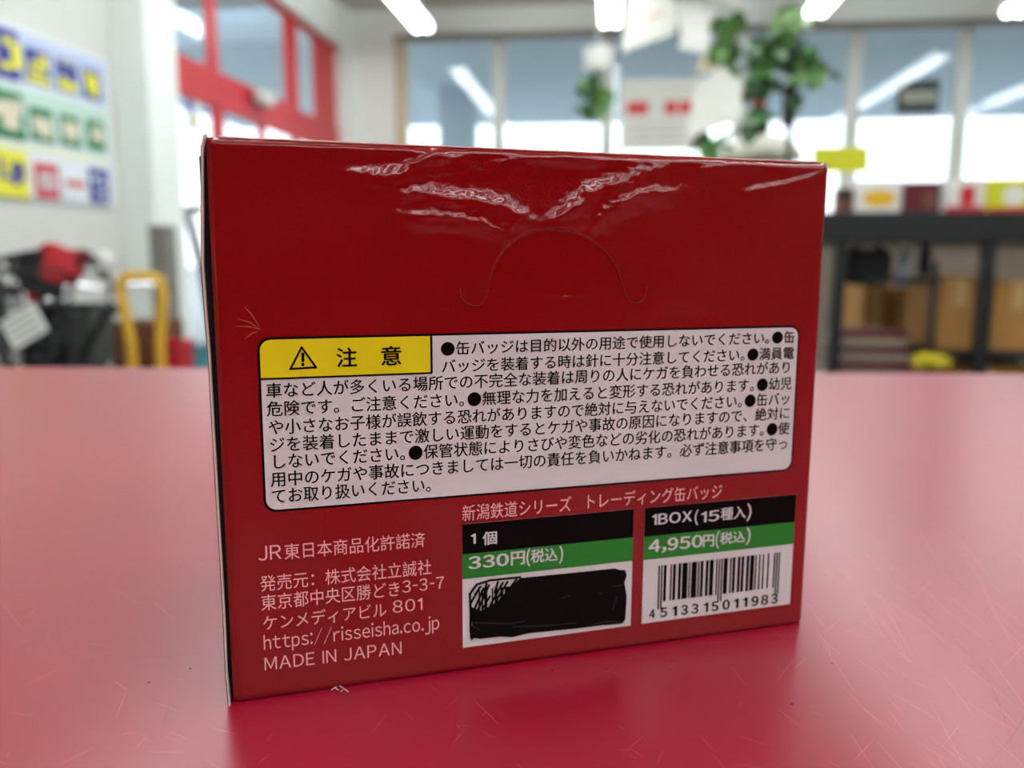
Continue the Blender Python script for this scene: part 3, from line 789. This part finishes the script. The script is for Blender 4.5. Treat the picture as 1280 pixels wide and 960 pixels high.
quadsheet('canopy_side', [(96, 312), (101, 314), (93, 340), (82, 357), (66, 355), (88, 340)], mat('dark_red_fabric', (110, 12, 22), .8), 2.03, 2.01)
quadsheet('seat', [(30, 352), (62, 352), (54, 372), (34, 378)], redf, 2.08, 2.08)
quadsheet('footwell', [(34, 385), (80, 380), (88, 470), (26, 470)], blkf, 2.12, 2.12)
for s_ in (-1, 1):
    link('frame_tube', tube(BM(), [(-.22, s_*.16, .12), (.0, s_*.15, .5), (.12, s_*.13, .70)], .01, 6), blackp, st)
    link('frame_tube', tube(BM(), [(.24, s_*.16, .12), (.05, s_*.15, .5), (-.10, s_*.13, .68)], .01, 6), blackp, st)
    for x in (-.22, .24): link('wheel', ring(BM(), (x, s_*.16, .09), .07, .02, Vector((1, 0, 0)), Z, 16, 6), rubber, st)
# white helmet-like mirror on the handlebar
mp = P(131, 326, 2.6)
mi = thing('mirror', 'round white mirror on a stalk above the pink bicycle', 'mirror', (mp.x, mp.y, mp.z))
bm = BM(); bmesh.ops.create_uvsphere(bm, u_segments=14, v_segments=8, radius=.03); bmesh.ops.scale(bm, vec=(1, .5, 1), verts=bm.verts)
link('mirror_shell', bm, whitep, mi, smooth=True)
link('stalk', tube(BM(), [(0, 0, -.02), (.01, .02, -.07), (-.03, .05, -.16)], .006, 6), chrome, mi)
# brown seat / box behind the yellow hand truck
g = ground_at(186, 3.5)
cb = thing('brown_box', 'brown box standing behind the yellow hand truck', 'box', g, RZ)
brown = mat('dark_brown_card', (110, 66, 44), .8)
link('carton', bx((0, 0, .285), (.21, .24, .57), bev=.004), brown, cb); link('tape', bx((0, -.121, .4), (.05, .002, .3)), mat('tan_tape', (170, 130, 90), .4), cb)
# yellow hand truck
d = 2.45; g = ground_at(183, d)
hz_ = P(183, 345, d).z
ht = thing('hand_truck', 'yellow tubular hand truck with arched handle in front of the brown box', 'hand truck', g, 0)
wx = (P(207, 345, d).x-P(158, 345, d).x)/2
pts = [(-wx*.62, 0, .06), (-wx*.62, 0, hz_-.20)]+[(-wx*.8, 0, hz_-.12), (-wx, 0, hz_-.05), (-wx*.9, 0, hz_-.01), (-wx*.6, 0, hz_)]+[(wx*.6, 0, hz_), (wx*1.0, 0, hz_-.01), (wx*1.12, 0, hz_-.05), (wx*.95, 0, hz_-.12), (wx*.8, 0, hz_-.2), (wx*.75, 0, .06)]
link('handle_frame', tube(BM(), pts, .0155, 8), yelp, ht)
for z_ in (.15, .3): link('cross_bar', tube(BM(), [(-wx*.62, 0, z_), (wx*.75, 0, z_)], .012, 8), yelp, ht)
link('toe_plate', bx((0, -.1, .02), (.26, .2, .01)), yelp, ht)
for s_ in (-1, 1): link('wheel', ring(BM(), (s_*.15, .06, .08), .06, .02, Vector((0, 1, 0)), Z, 16, 6), rubber, ht)
g = ground_at(108, 2.62); h_ = P(108, 378, 2.62).z
t = thing('dark_tote', 'dark grey-green open tote bin between the stroller and the yellow hand truck', 'bin', g, 0)
dg = mat('dark_grey_green_plastic', (52, 58, 54), .5, var=.3, scale=30)
bm = BM()
r0 = [bm.verts.new((sx*.05, sy*.06, 0)) for sx, sy in ((-1, -1), (1, -1), (1, 1), (-1, 1))]; r1 = [bm.verts.new((sx*.065, sy*.075, h_-.01)) for sx, sy in ((-1, -1), (1, -1), (1, 1), (-1, 1))]
bm.faces.new(r0[::-1])
for k_ in range(4): bm.faces.new((r0[k_], r0[(k_+1) % 4], r1[(k_+1) % 4], r1[k_]))
link('body', bm, dg, t)
link('rim', tube(BM(), [(-.065, -.075, h_-.01), (.065, -.075, h_-.01), (.065, .075, h_-.01), (-.065, .075, h_-.01)], .008, 6, closed=True), blackp, t)
# white/grey panel things near the entrance
g = ground_at(214, 3.75); h_ = P(214, 283, 3.75).z
gp = thing('grey_block', 'narrow grey upright cabinet beside the entrance post', 'block', g, RZ)
greyc = mat('warm_grey_paint', (128, 124, 118), .6)
link('body', bx((0, 0, h_/2), (.075, .10, h_), bev=.004), greyc, gp); link('door', bx((0, -.053, h_/2), (.06, .006, h_*.9)), greyc, gp)  # plain grey upright block with a thin front plate
g = ground_at(243, 5.0)
um = thing('black_easel', 'black slanted frame seen through the entrance at the left edge of the red box', 'frame', room(4.6, -3.1, -.11), 0)
pp = [(um.matrix_world.inverted() @ v_) if False else v_-um.location for v_ in (P(234, 262, 5.2), P(252, 335, 5.0), P(250, 262, 5.4))]
link('bar', tube(BM(), [pp[2], pp[0], pp[1]], .03, 6), blackp, um)
link('leg', tube(BM(), [pp[1], Vector((pp[1].x+.1, pp[1].y, 0.02))], .025, 6), blackp, um)
for nm, px_, d_, hh, col, lb, ct_ in (('red_bin', 219, 3.35, 420, (190, 30, 40), 'small red tub below the grey cabinet by the entrance', 'tub'), ('teal_crate', 236, 3.6, 428, (70, 130, 140), 'teal crate at the entrance just left of the red box', 'crate')):
    g = ground_at(px_, d_); zt_ = P(px_, hh, d_).z
    t = thing(nm, lb, ct_, g, RZ)
    m_ = mat(nm+'_plastic', col, .5)
    bm = BM()
    w0 = .055 if nm == 'red_bin' else .075
    for z0_, z1_, k in ((0, zt_*.96, 1),):
        r0 = [bm.verts.new((sx*w0*.8, sy*w0*.8, 0)) for sx, sy in ((-1, -1), (1, -1), (1, 1), (-1, 1))]
        r1 = [bm.verts.new((sx*w0, sy*w0, z1_)) for sx, sy in ((-1, -1), (1, -1), (1, 1), (-1, 1))]
        bm.faces.new(r0[::-1])
        for k_ in range(4): bm.faces.new((r0[k_], r0[(k_+1) % 4], r1[(k_+1) % 4], r1[k_]))
    link('tub', bm, m_, t); bm = BM()
    tube(bm, [(-w0, -w0, zt_*.96), (w0, -w0, zt_*.96), (w0, w0, zt_*.96), (-w0, w0, zt_*.96)], .008, 6, closed=True); link('rim', bm, m_, t)

# ------------------------------------------------------------------ right: black display table
blk = mat('black_table_paint', (24, 26, 27), .45)
DR = 2.7
p0 = P(1022, 265, DR); ur, vr, ztop = uvz(p0)
zbot = uvz(P(1060, 303, DR))[2]
RWd, RDp = 1.5, .62
dt = thing('display_table', 'black display table with thick top carrying packets, right of the red box', 'table', room(ur, vr, 0), RZ)
link('table_top', bx((RWd/2, RDp/2, (ztop+zbot)/2), (RWd, RDp, ztop-zbot), bev=.003), blk, dt)
def vloc(px, dd=0):                      # local x on the table for a pixel column, dd behind its front
    u_ = ur+dd; return math.tan(math.atan((px-640)/F_PX)-A)*u_-vr
for px_ in (1047, 1232):
    x_ = vloc(px_); 
    link('leg', bx((x_, .03, zbot/2), (.038, .04, zbot)), blk, dt)
    link('leg', bx((x_, RDp-.03, zbot/2), (.038, .04, zbot)), blk, dt)
for x_ in (RWd-.03,):
    for y_ in (.03, RDp-.03): link('leg', bx((x_, y_, zbot/2), (.038, .04, zbot)), blk, dt)
zs = P(1200, 442, DR).z
xs0 = vloc(1168, .0)
link('lower_shelf', bx(((xs0+RWd)/2, RDp/2, zs-.012), (RWd-xs0, RDp-.1, .024)), blk, dt)
link('shelf_post', bx((xs0+.01, .06, (zs+.30)/2), (.016, .016, zs+.30)), blk, dt)
zr = P(1120, 351, DR+.06).z
link('side_rail', bx(((vloc(1085)+xs0)/2+.01, .06, zr), (xs0-vloc(1085), .014, .02)), blk, dt)
# cartons on the lower shelf
cart = mat('brown_corrugated_card', (176, 126, 66), .8, var=.08, scale=20, bump=.0006, bscale=150); tape = mat('carton_tape', (196, 160, 110), .3)
def carton(px0, px1, ptop, dd, zb, label, depth=.35):
    x0_, x1_ = vloc(px0, dd), vloc(px1, dd); zt_ = P(px0, ptop, (ur+dd)*.993).z
    w_ = x1_-x0_; h2 = zt_-zb
    t = thing('carton', label, 'carton', room(ur+dd+depth/2, vr+(x0_+x1_)/2, zb), RZ, 'cartons under the display table')
    link('carton_body', bx((0, 0, h2/2), (w_, depth, h2), bev=.003), cart, t)
    link('flap', bx((-w_/4, 0, h2+.002), (w_/2-.002, depth, .003)), cart, t); link('flap', bx((w_/4, 0, h2+.002), (w_/2-.002, depth, .003)), cart, t)
    link('tape', bx((0, -depth/2-.001, h2*.8), (.04, .002, h2*.4)), tape, t)
carton(1175, 1222, 346, .10, zs, 'tall brown carton left of the table leg on the lower shelf')
carton(1240, 1300, 350, .10, zs, 'brown carton right of the table leg on the lower shelf')
carton(1176, 1300, 452, .12, 0, 'wide brown carton on the floor under the lower shelf')
carton(1116, 1160, 356, .68, 0, 'brown carton standing behind the thin black rail')
carton(1078, 1108, 356, .68, 0, 'narrow brown carton behind the rail, nearest the red box')
# pile of dark red folders and other clutter
zb0 = P(1090, 462, DR+.1).z-.06
stl = thing('low_stand', 'low grey stand under the pile of dark red folders', 'stand', room(ur+.30, vr+vloc(1092, .15), 0), RZ)
link('stand_top', bx((0, -.08, zb0-.01), (.25, .2, .02)), greyc, stl)
for sx in (-1, 1):
    for sy in (-1, 1): link('leg', bx((sx*.11, -.08+sy*.085, (zb0-.02)/2), (.02, .02, zb0-.02)), greyc, stl)
cols = [(110, 36, 40), (120, 104, 100), (96, 30, 36), (140, 128, 120), (88, 28, 32), (150, 140, 120), (104, 34, 38)]
lbs = ['dark red folder at the bottom of the pile under the display table', 'grey folder second from the bottom of the pile', 'dark red folder third from the bottom of the pile', 'pale grey folder in the middle of the pile', 'dark red folder above the pale grey one', 'cream folder second from the top of the pile', 'dark red folder on top of the pile under the display table']
th = (P(1090, 415, DR+.1).z-zb0)/7
for k in range(7):
    z_ = zb0+th*k
    o = thing('folder', lbs[k], 'folder', room(ur+.22, vr+vloc(1092, .15)+rnd(-.006, .006), z_), RZ+rnd(-.03, .03), 'pile of folders')
    m_ = mat('folder_cover_%d' % k, cols[k], .5)
    link('cover', bx((0, 0, th-.002), (.24, .17, .003)), m_, o); link('cover', bx((0, 0, .0015), (.24, .17, .003)), m_, o); link('pages', bx((0, 0, th/2), (.23, .16, th-.008)), mat('paper_pages', (200, 192, 180), .8), o); link('spine', bx((0, -.084, th/2), (.24, .003, th-.001)), m_, o)
# black bag hanging under the table
bg_ = thing('black_bag', 'black bag hanging under the left end of the display table', 'bag', room(ur+.12, vr+vloc(1078, .12), zbot-.14), RZ)
bm = BM(); box(bm, (0, 0, .06), (.145, .12, .12), bev=.025); link('body', bm, blkf, bg_, smooth=True)
for sx in (-1, 1): link('strap', tube(BM(), [(sx*.05, -.03, .11), (sx*.03, 0, .138), (sx*.05, .03, .11)], .005, 5), blkf, bg_)
# clear bottle-like item
gj = thing('clear_bottle', 'pale clear bottle hanging between the black bag and the cartons', 'bottle', room(ur+.16, vr+vloc(1124, .16), zbot-.15), RZ)
link('bottle', tube(BM(), [(0, 0, 0), (0, 0, .02), (0, 0, .07), (0, 0, .10), (0, 0, .115), (0, 0, .145)], [.02, .028, .028, .024, .01, .01], 12), mat('pale_glass_plastic', (160, 165, 172), .2), gj)
link('cap', tube(BM(), [(0, 0, .134), (0, 0, .149)], .013, 10), whitep, gj)
# yellow crumpled bag
p_ = P(1165, 448, DR+.02)
yb = thing('yellow_bag', 'small crumpled yellow bag in front of the cartons below the rail', 'bag', (p_.x, p_.y, p_.z-.03), 0)
bm = BM(); bmesh.ops.create_icosphere(bm, subdivisions=3, radius=.06)
for v_ in bm.verts: v_.co *= 1+.3*mn.noise(v_.co*40); v_.co.z *= .45; v_.co.z += .02
link('pouch', bm, mat('yellow_black_film', (190, 170, 30), .4, var=.4, scale=60), yb); link('tie', tube(BM(), [(0, 0, .04), (.0, 0, .055)], [.008, .014], 6), blackp, yb)
# goods standing on the display table
def pack(px0, px1, ptop, dd, m, label, cat, marks, name, th=.05, tilt=0.0):
    x0_, x1_ = vloc(px0, dd), vloc(px1, dd); zt_ = P(px0, ptop, (ur+dd)*.993).z; h2 = zt_-ztop; w_ = x1_-x0_
    t = thing(name, label, cat, room(ur+dd+th/2, vr+(x0_+x1_)/2, ztop), RZ+tilt, 'packets on the display table')
    link('pack_body', bx((0, 0, h2/2), (w_, th, h2), bev=.004), m, t)
    for mm, cx_, cz_, sw, sh, rd in marks:
        if rd:
            bm = BM(); pts_ = [(cx_*w_+sw*w_/2*math.cos(a*PI/8), sh*h2/2*math.sin(a*PI/8)+(cz_)*h2) for a in range(16)]
            vv_ = [bm.verts.new((x, -th/2-.001, z)) for x, z in pts_]; bm.faces.new(vv_)
            link('print', bm, mm, t)
        else: link('print', bx((cx_*w_, -th/2, cz_*h2), (sw*w_, .002, sh*h2)), mm, t)
    return t
ochre = mat('ochre_print', (240, 186, 20), .4); dred = mat('dark_red_print', (96, 16, 22), .4); whp = mat('white_package', (236, 230, 222), .4); brn = mat('brown_print', (120, 70, 50), .4); yp = mat('yellow_green_card', (214, 212, 30), .5)
pack(1060, 1117, 231, .10, whp, 'white packet with a yellow oval, left on the display table', 'packet', [(ochre, .0, .45, .7, .5, True)], 'snack_packet')
pack(1119, 1163, 233, .08, dred, 'dark red packet with a brown picture beside the white one', 'packet', [(brn, .2, .4, .35, .5, False), (blk, .45, .5, .08, .95, False)], 'snack_packet')
pack(1168, 1219, 230, .10, whp, 'white packet with red square right of the dark red packet', 'packet', [(redc, .05, .5, .35, .55, False), (redc, 0, .1, .95, .2, False)], 'snack_packet')
pack(1222, 1278, 231, .08, yp, 'yellow packet with a white disc near the right edge', 'packet', [(whp, .05, .5, .5, .6, True), (redc, 0, .08, .95, .16, False)], 'snack_packet')
pack(1284, 1330, 233, .08, whp, 'white packet beyond the right picture edge on the display table', 'packet', [(redc, 0, .5, .5, .4, True)], 'snack_packet')
pack(1036, 1056, 240, .12, brn, 'small brown packet next to the red box on the display table', 'packet', [(blk, 0, .75, .9, .4, False)], 'snack_packet')
# yellow card on a stand
x_ = vloc(1038, .25); zc0 = P(1038, 222, ur+.25).z; zc1 = P(1038, 193, ur+.25).z
yc = thing('yellow_card', 'yellow show card on a stand behind the top right corner of the red box', 'card', room(ur+.25, vr+x_, ztop), RZ)
link('card', bx((0, 0, (zc0+zc1)/2-ztop), (vloc(1068, .25)-vloc(1000, .25), .004, zc1-zc0)), yp, yc); link('rod', tube(BM(), [(0, .004, .01), (0, .004, zc0-ztop+.02)], .003, 6), chrome, yc); link('foot', bx((0, 0, .005), (.08, .06, .01)), blackp, yc)
yc.location = room(ur+.25, vr+max(x_, .04), ztop)

# ------------------------------------------------------------------ hanging things and plants
paperm = mat('white_poster_paper', (226, 224, 214), .7); redp = mat('red_print_blurred', (214, 70, 70), .6)
def facing(px, py, d, name, label, cat, rz=RZ):
    p = P(px, py, d); return thing(name, label, cat, p, rz)
def size(px0, px1, py0, py1, d): return (px1-px0)/F_PX*d, (py1-py0)/F_PX*d
# poster on the window
d = 6.6
t = facing(826, 143, d, 'window_poster', 'white poster with two red headings on the window behind the box', 'poster')
w_, h_ = size(776, 876, 100, 186, d)
link('sheet', bx((0, 0, 0), (w_, .006, h_)), paperm, t)
for cx_ in (-.29, .12, .30): link('heading', bx((cx_*w_*1.0, -.005, .05), (.26*w_ if cx_ < 0 else .15*w_, .003, .10)), redp, t)
for k in range(3): link('mark', bx((0, -.005, -.08-.06*k), (w_*.7, .003, .015)), mat('faint_grey_print', (190, 190, 180), .6), t)
for sx in (-1, 1): link('cord', tube(BM(), [(sx*w_*.4, 0, h_/2), (sx*w_*.4, 0, ZC-t.location.z)], .003, 4), framem, t)
# tilted sheet
t = facing(893, 122, 5.2, 'tilted_poster', 'pale tilted poster between the red-headed poster and the plant', 'poster')
bm = BM(); D_ = 5.2
pts = [(P(a, b_, D_)-t.location) for a, b_ in ((858, 172), (928, 150), (926, 72), (908, 76), (868, 108))]
R_ = Matrix.Rotation(A, 3, 'Z')
v_ = [bm.verts.new(R_ @ p) for p in pts]; f = bm.faces.new(v_)
g_ = bmesh.ops.extrude_face_region(bm, geom=[f])
for e in g_['geom']:
    if isinstance(e, bmesh.types.BMVert): e.co.y += .01
bmesh.ops.recalc_face_normals(bm, faces=bm.faces)
link('sheet', bm, paperm, t); link('cord', tube(BM(), [(.12, 0, .2), (.12, 0, ZC-t.location.z)], .003, 4), framem, t)
# hung boards at the ceiling
def hung(pxs, D_, name, label, m, extra=None, cat='sign'):
    cx_ = sum(p[0] for p in pxs)/len(pxs); cy_ = sum(p[1] for p in pxs)/len(pxs)
    t = facing(cx_, cy_, D_, name, label, cat)
    bm = BM(); pts = [R_ @ (P(a, b_, D_)-t.location) for a, b_ in pxs]
    f = bm.faces.new([bm.verts.new(p) for p in pts]); g_ = bmesh.ops.extrude_face_region(bm, geom=[f])
    for e in g_['geom']:
        if isinstance(e, bmesh.types.BMVert): e.co.y += .015
    bmesh.ops.recalc_face_normals(bm, faces=bm.faces)
    link('board', bm, m, t)
    top = max(p.z for p in pts); 
    if t.location.z+top < ZC:
        for fx_ in (.3, .7):
            x = min(p.x for p in pts)*(1-fx_)+max(p.x for p in pts)*fx_
            link('cord', tube(BM(), [(x, .006, top-.08), (x, .006, ZC-t.location.z)], .003, 4), framem, t)
    return t
t = hung([(776, 66), (846, 40), (842, -14), (788, -6)], 5.0, 'hanging_board', 'large tilted white board hanging from the ceiling right of the middle lamp', paperm)
link('red_line', bx((0, -.004, .0), (.16, .003, .008), rot=Matrix.Rotation(-.35, 3, 'Y')), redp, t)
hung([(850, 62), (886, 66), (892, 14), (852, 4)], 4.6, 'hanging_sign', 'small bright white panel hanging left of the plants', whitep)
hung([(872, 92), (902, 84), (898, 66), (876, 70)], 4.8, 'cream_tag', 'small cream tag hanging just below the bright white panel', mat('cream_tag_card', (222, 206, 168), .6))
hung([(860, -12), (930, 6), (905, -30)], 4.4, 'corner_board', 'white board corner at the top edge above the plants', paperm)
# dark sign on the window
t = facing(1147, 121, 6.55, 'dark_sign', 'small black sign with a pale row of marks on the right window', 'sign')
w_, h_ = size(1122, 1172, 102, 142, 6.55)
link('board', bx((0, 0, 0), (w_, .01, h_)), blk, t)
for k in range(6): link('mark', bx((-w_*.32+k*w_*.14, -.007, .0), (w_*.09, .004, h_*.38)), cream, t)
link('cord', tube(BM(), [(0, 0, h_/2), (0, 0, ZC-t.location.z)], .002, 4), framem, t)
# pale arched object behind the box top
p_ = P(950, 184, 3.85)
t = thing('lamp_shade', 'pale cream dome shade below the hanging plants, behind the top of the box', 'lamp shade', (p_.x, p_.y, 0), 0)
rr_ = 52/F_PX*3.85
prof_ = [(math.sin(a*PI/16), math.cos(a*PI/16)) for a in range(1, 9)]
zz0 = p_.z-.06
link('shade', tube(BM(), [(0, 0, zz0+.12*c_) for s_, c_ in prof_], [rr_*s_ for s_, c_ in prof_], 20), mat('cream_shade', (216, 212, 194), .6), t, smooth=True)
link('pole', tube(BM(), [(0, 0, .02), (0, 0, zz0+.1)], .012, 8), blk, t)
link('base', tube(BM(), [(0, 0, 0), (0, 0, .02)], .14, 16), blk, t)
# plants
leafm = [mat('pothos_leaf_%d' % k, c, .35, var=.25, scale=30) for k, c in enumerate([(92, 134, 66), (66, 106, 58), (128, 162, 104), (46, 78, 50)])]
def leafmesh(m):
    bm = BM(); out = []
    prof = [(0, 0), (.12, .34), (.32, .46), (.55, .40), (.78, .22), (1, 0)]
    mid = [bm.verts.new((x, 0, .08*math.sin(x*3)-.12*x*x)) for x, _ in prof]
    for s_ in (1, -1):
        ed_ = [bm.verts.new((x-(.08 if i == 1 else 0), s_*y, .08*math.sin(x*3)-.12*x*x-.10*y)) for i, (x, y) in enumerate(prof)]
        for i in range(len(prof)-1):
            q_ = [mid[i], mid[i+1], ed_[i+1], ed_[i]]
            bm.faces.new(q_ if s_ == 1 else q_[::-1])
    bmesh.ops.remove_doubles(bm, verts=bm.verts, dist=1e-4)
    me = bpy.data.meshes.new('leaf'); bm.to_mesh(me); bm.free(); me.materials.append(m)
    for p in me.polygons: p.use_smooth = True
    return me
leaves = [leafmesh(m) for m in leafm]
def plant(name, label, base, D_, vines, clusters, size_, pot=True, pole=None):
    """vines: pixel polylines; clusters: (px,py,radius px,count)"""
    b0 = P(base[0], base[1], D_)
    t = thing(name, label, 'plant', b0, 0)
    for vn in vines:
        pts = [P(a, b_, D_)-b0+Vector((0, rnd(-.03, .03), 0)) for a, b_ in vn]
        link('stem', tube(BM(), pts, .006, 5), leafm[1], t)
    for (cx_, cy_, r_, n_, pal) in clusters:
        for k in range(n_):
            a = rnd(0, 2*PI); q = math.sqrt(rnd(0, 1))*r_
            p = P(cx_+q*math.cos(a), cy_+q*math.sin(a)*1.1, D_+rnd(-.12, .12))-b0
            o = linkme('leaf', leaves[random.choice(pal)], t)
            s_ = size_*rnd(.7, 1.25)
            o.matrix_local = Matrix.Translation(p) @ Matrix.Rotation(rnd(0, 2*PI), 4, 'Z') @ Matrix.Rotation(rnd(.2, 1.4), 4, 'Y') @ Matrix.Rotation(rnd(-.6, .6), 4, 'X') @ Matrix.Diagonal((s_, s_, s_, 1))
    return t
t = plant('hanging_pothos', 'trailing green pothos climbing a dark pole in front of the window', (992, 60), 3.3,
      [[(985, 25), (970, 55), (955, 85), (945, 120)], [(905, 25), (910, 55), (930, 60), (960, 40)], [(1000, 50), (1015, 80), (1025, 92)], [(880, 182), (905, 168), (930, 160), (950, 120)]],
      [(982, 20, 17, 14, (0, 0, 2)), (912, 25, 9, 7, (0, 2)), (910, 58, 14, 16, (0, 1, 0)), (950, 60, 15, 14, (1, 0, 1)), (975, 55, 14, 12, (1, 3, 0)), (947, 100, 14, 14, (1, 0, 3)), (1005, 75, 17, 12, (1, 2)), (1020, 90, 12, 9, (0, 2)), (945, 142, 14, 10, (1, 3, 0)), (893, 173, 10, 7, (0, 1)), (992, 120, 8, 5, (1, 3))], .085)
link('flower', bx(P(948, 129, 3.3)-t.location, (.05, .04, .03), bev=.01), mat('orange_red_petal', (210, 90, 60), .6), t)
pb = P(994, 40, 3.35)
pl = thing('plant_pole', 'dark slim pole carrying the pothos, right of the pale dome shade', 'pole', (pb.x, pb.y, 0), 0)
link('rod', tube(BM(), [(0, 0, 0), (0, 0, pb.z)], .013, 8), blk, pl); link('foot', tube(BM(), [(0, 0, 0), (0, 0, .02)], .12, 16), blk, pl)
link('clamp', bx((-.01, 0, P(992, 130, 3.35).z), (.045, .04, .16)), mat('dark_brown_clamp', (46, 36, 34), .6), pl)
for px_, py__, r_, lb in ((928, 80, 10, 'clear glass globe hanging among the pothos leaves'), (934, 60, 7, 'small glass globe hanging above the larger one')):
    c = P(px_, py__, 3.25); gt = thing('glass_globe', lb, 'ornament', c, 0)
    bm = BM(); bmesh.ops.create_uvsphere(bm, u_segments=16, v_segments=10, radius=r_/F_PX*3.25); link('globe', bm, mat('pale_globe_glass', (200, 215, 215), .08), gt, smooth=True)
    link('string', tube(BM(), [(0, 0, r_/F_PX*3.2), (0, 0, ZC-c.z)], .002, 4), framem, gt)
t = plant('small_hanging_plant', 'small trailing plant in a white pot hanging before the middle of the window', (748, 75), 5.6,
      [[(748, 80), (742, 100), (735, 130)], [(752, 80), (756, 110), (758, 140)]],
      [(737, 100, 9, 12, (0, 0, 1)), (735, 128, 12, 12, (2, 1)), (754, 118, 12, 12, (2, 2, 0))], .10)
link('pot', tube(BM(), [(0, 0, -.07), (0, 0, .07)], [.08, .11], 14), whitep, t)
link('hook', tube(BM(), [(0, 0, .05), (0, 0, ZC-t.location.z)], .004, 5), framem, t)
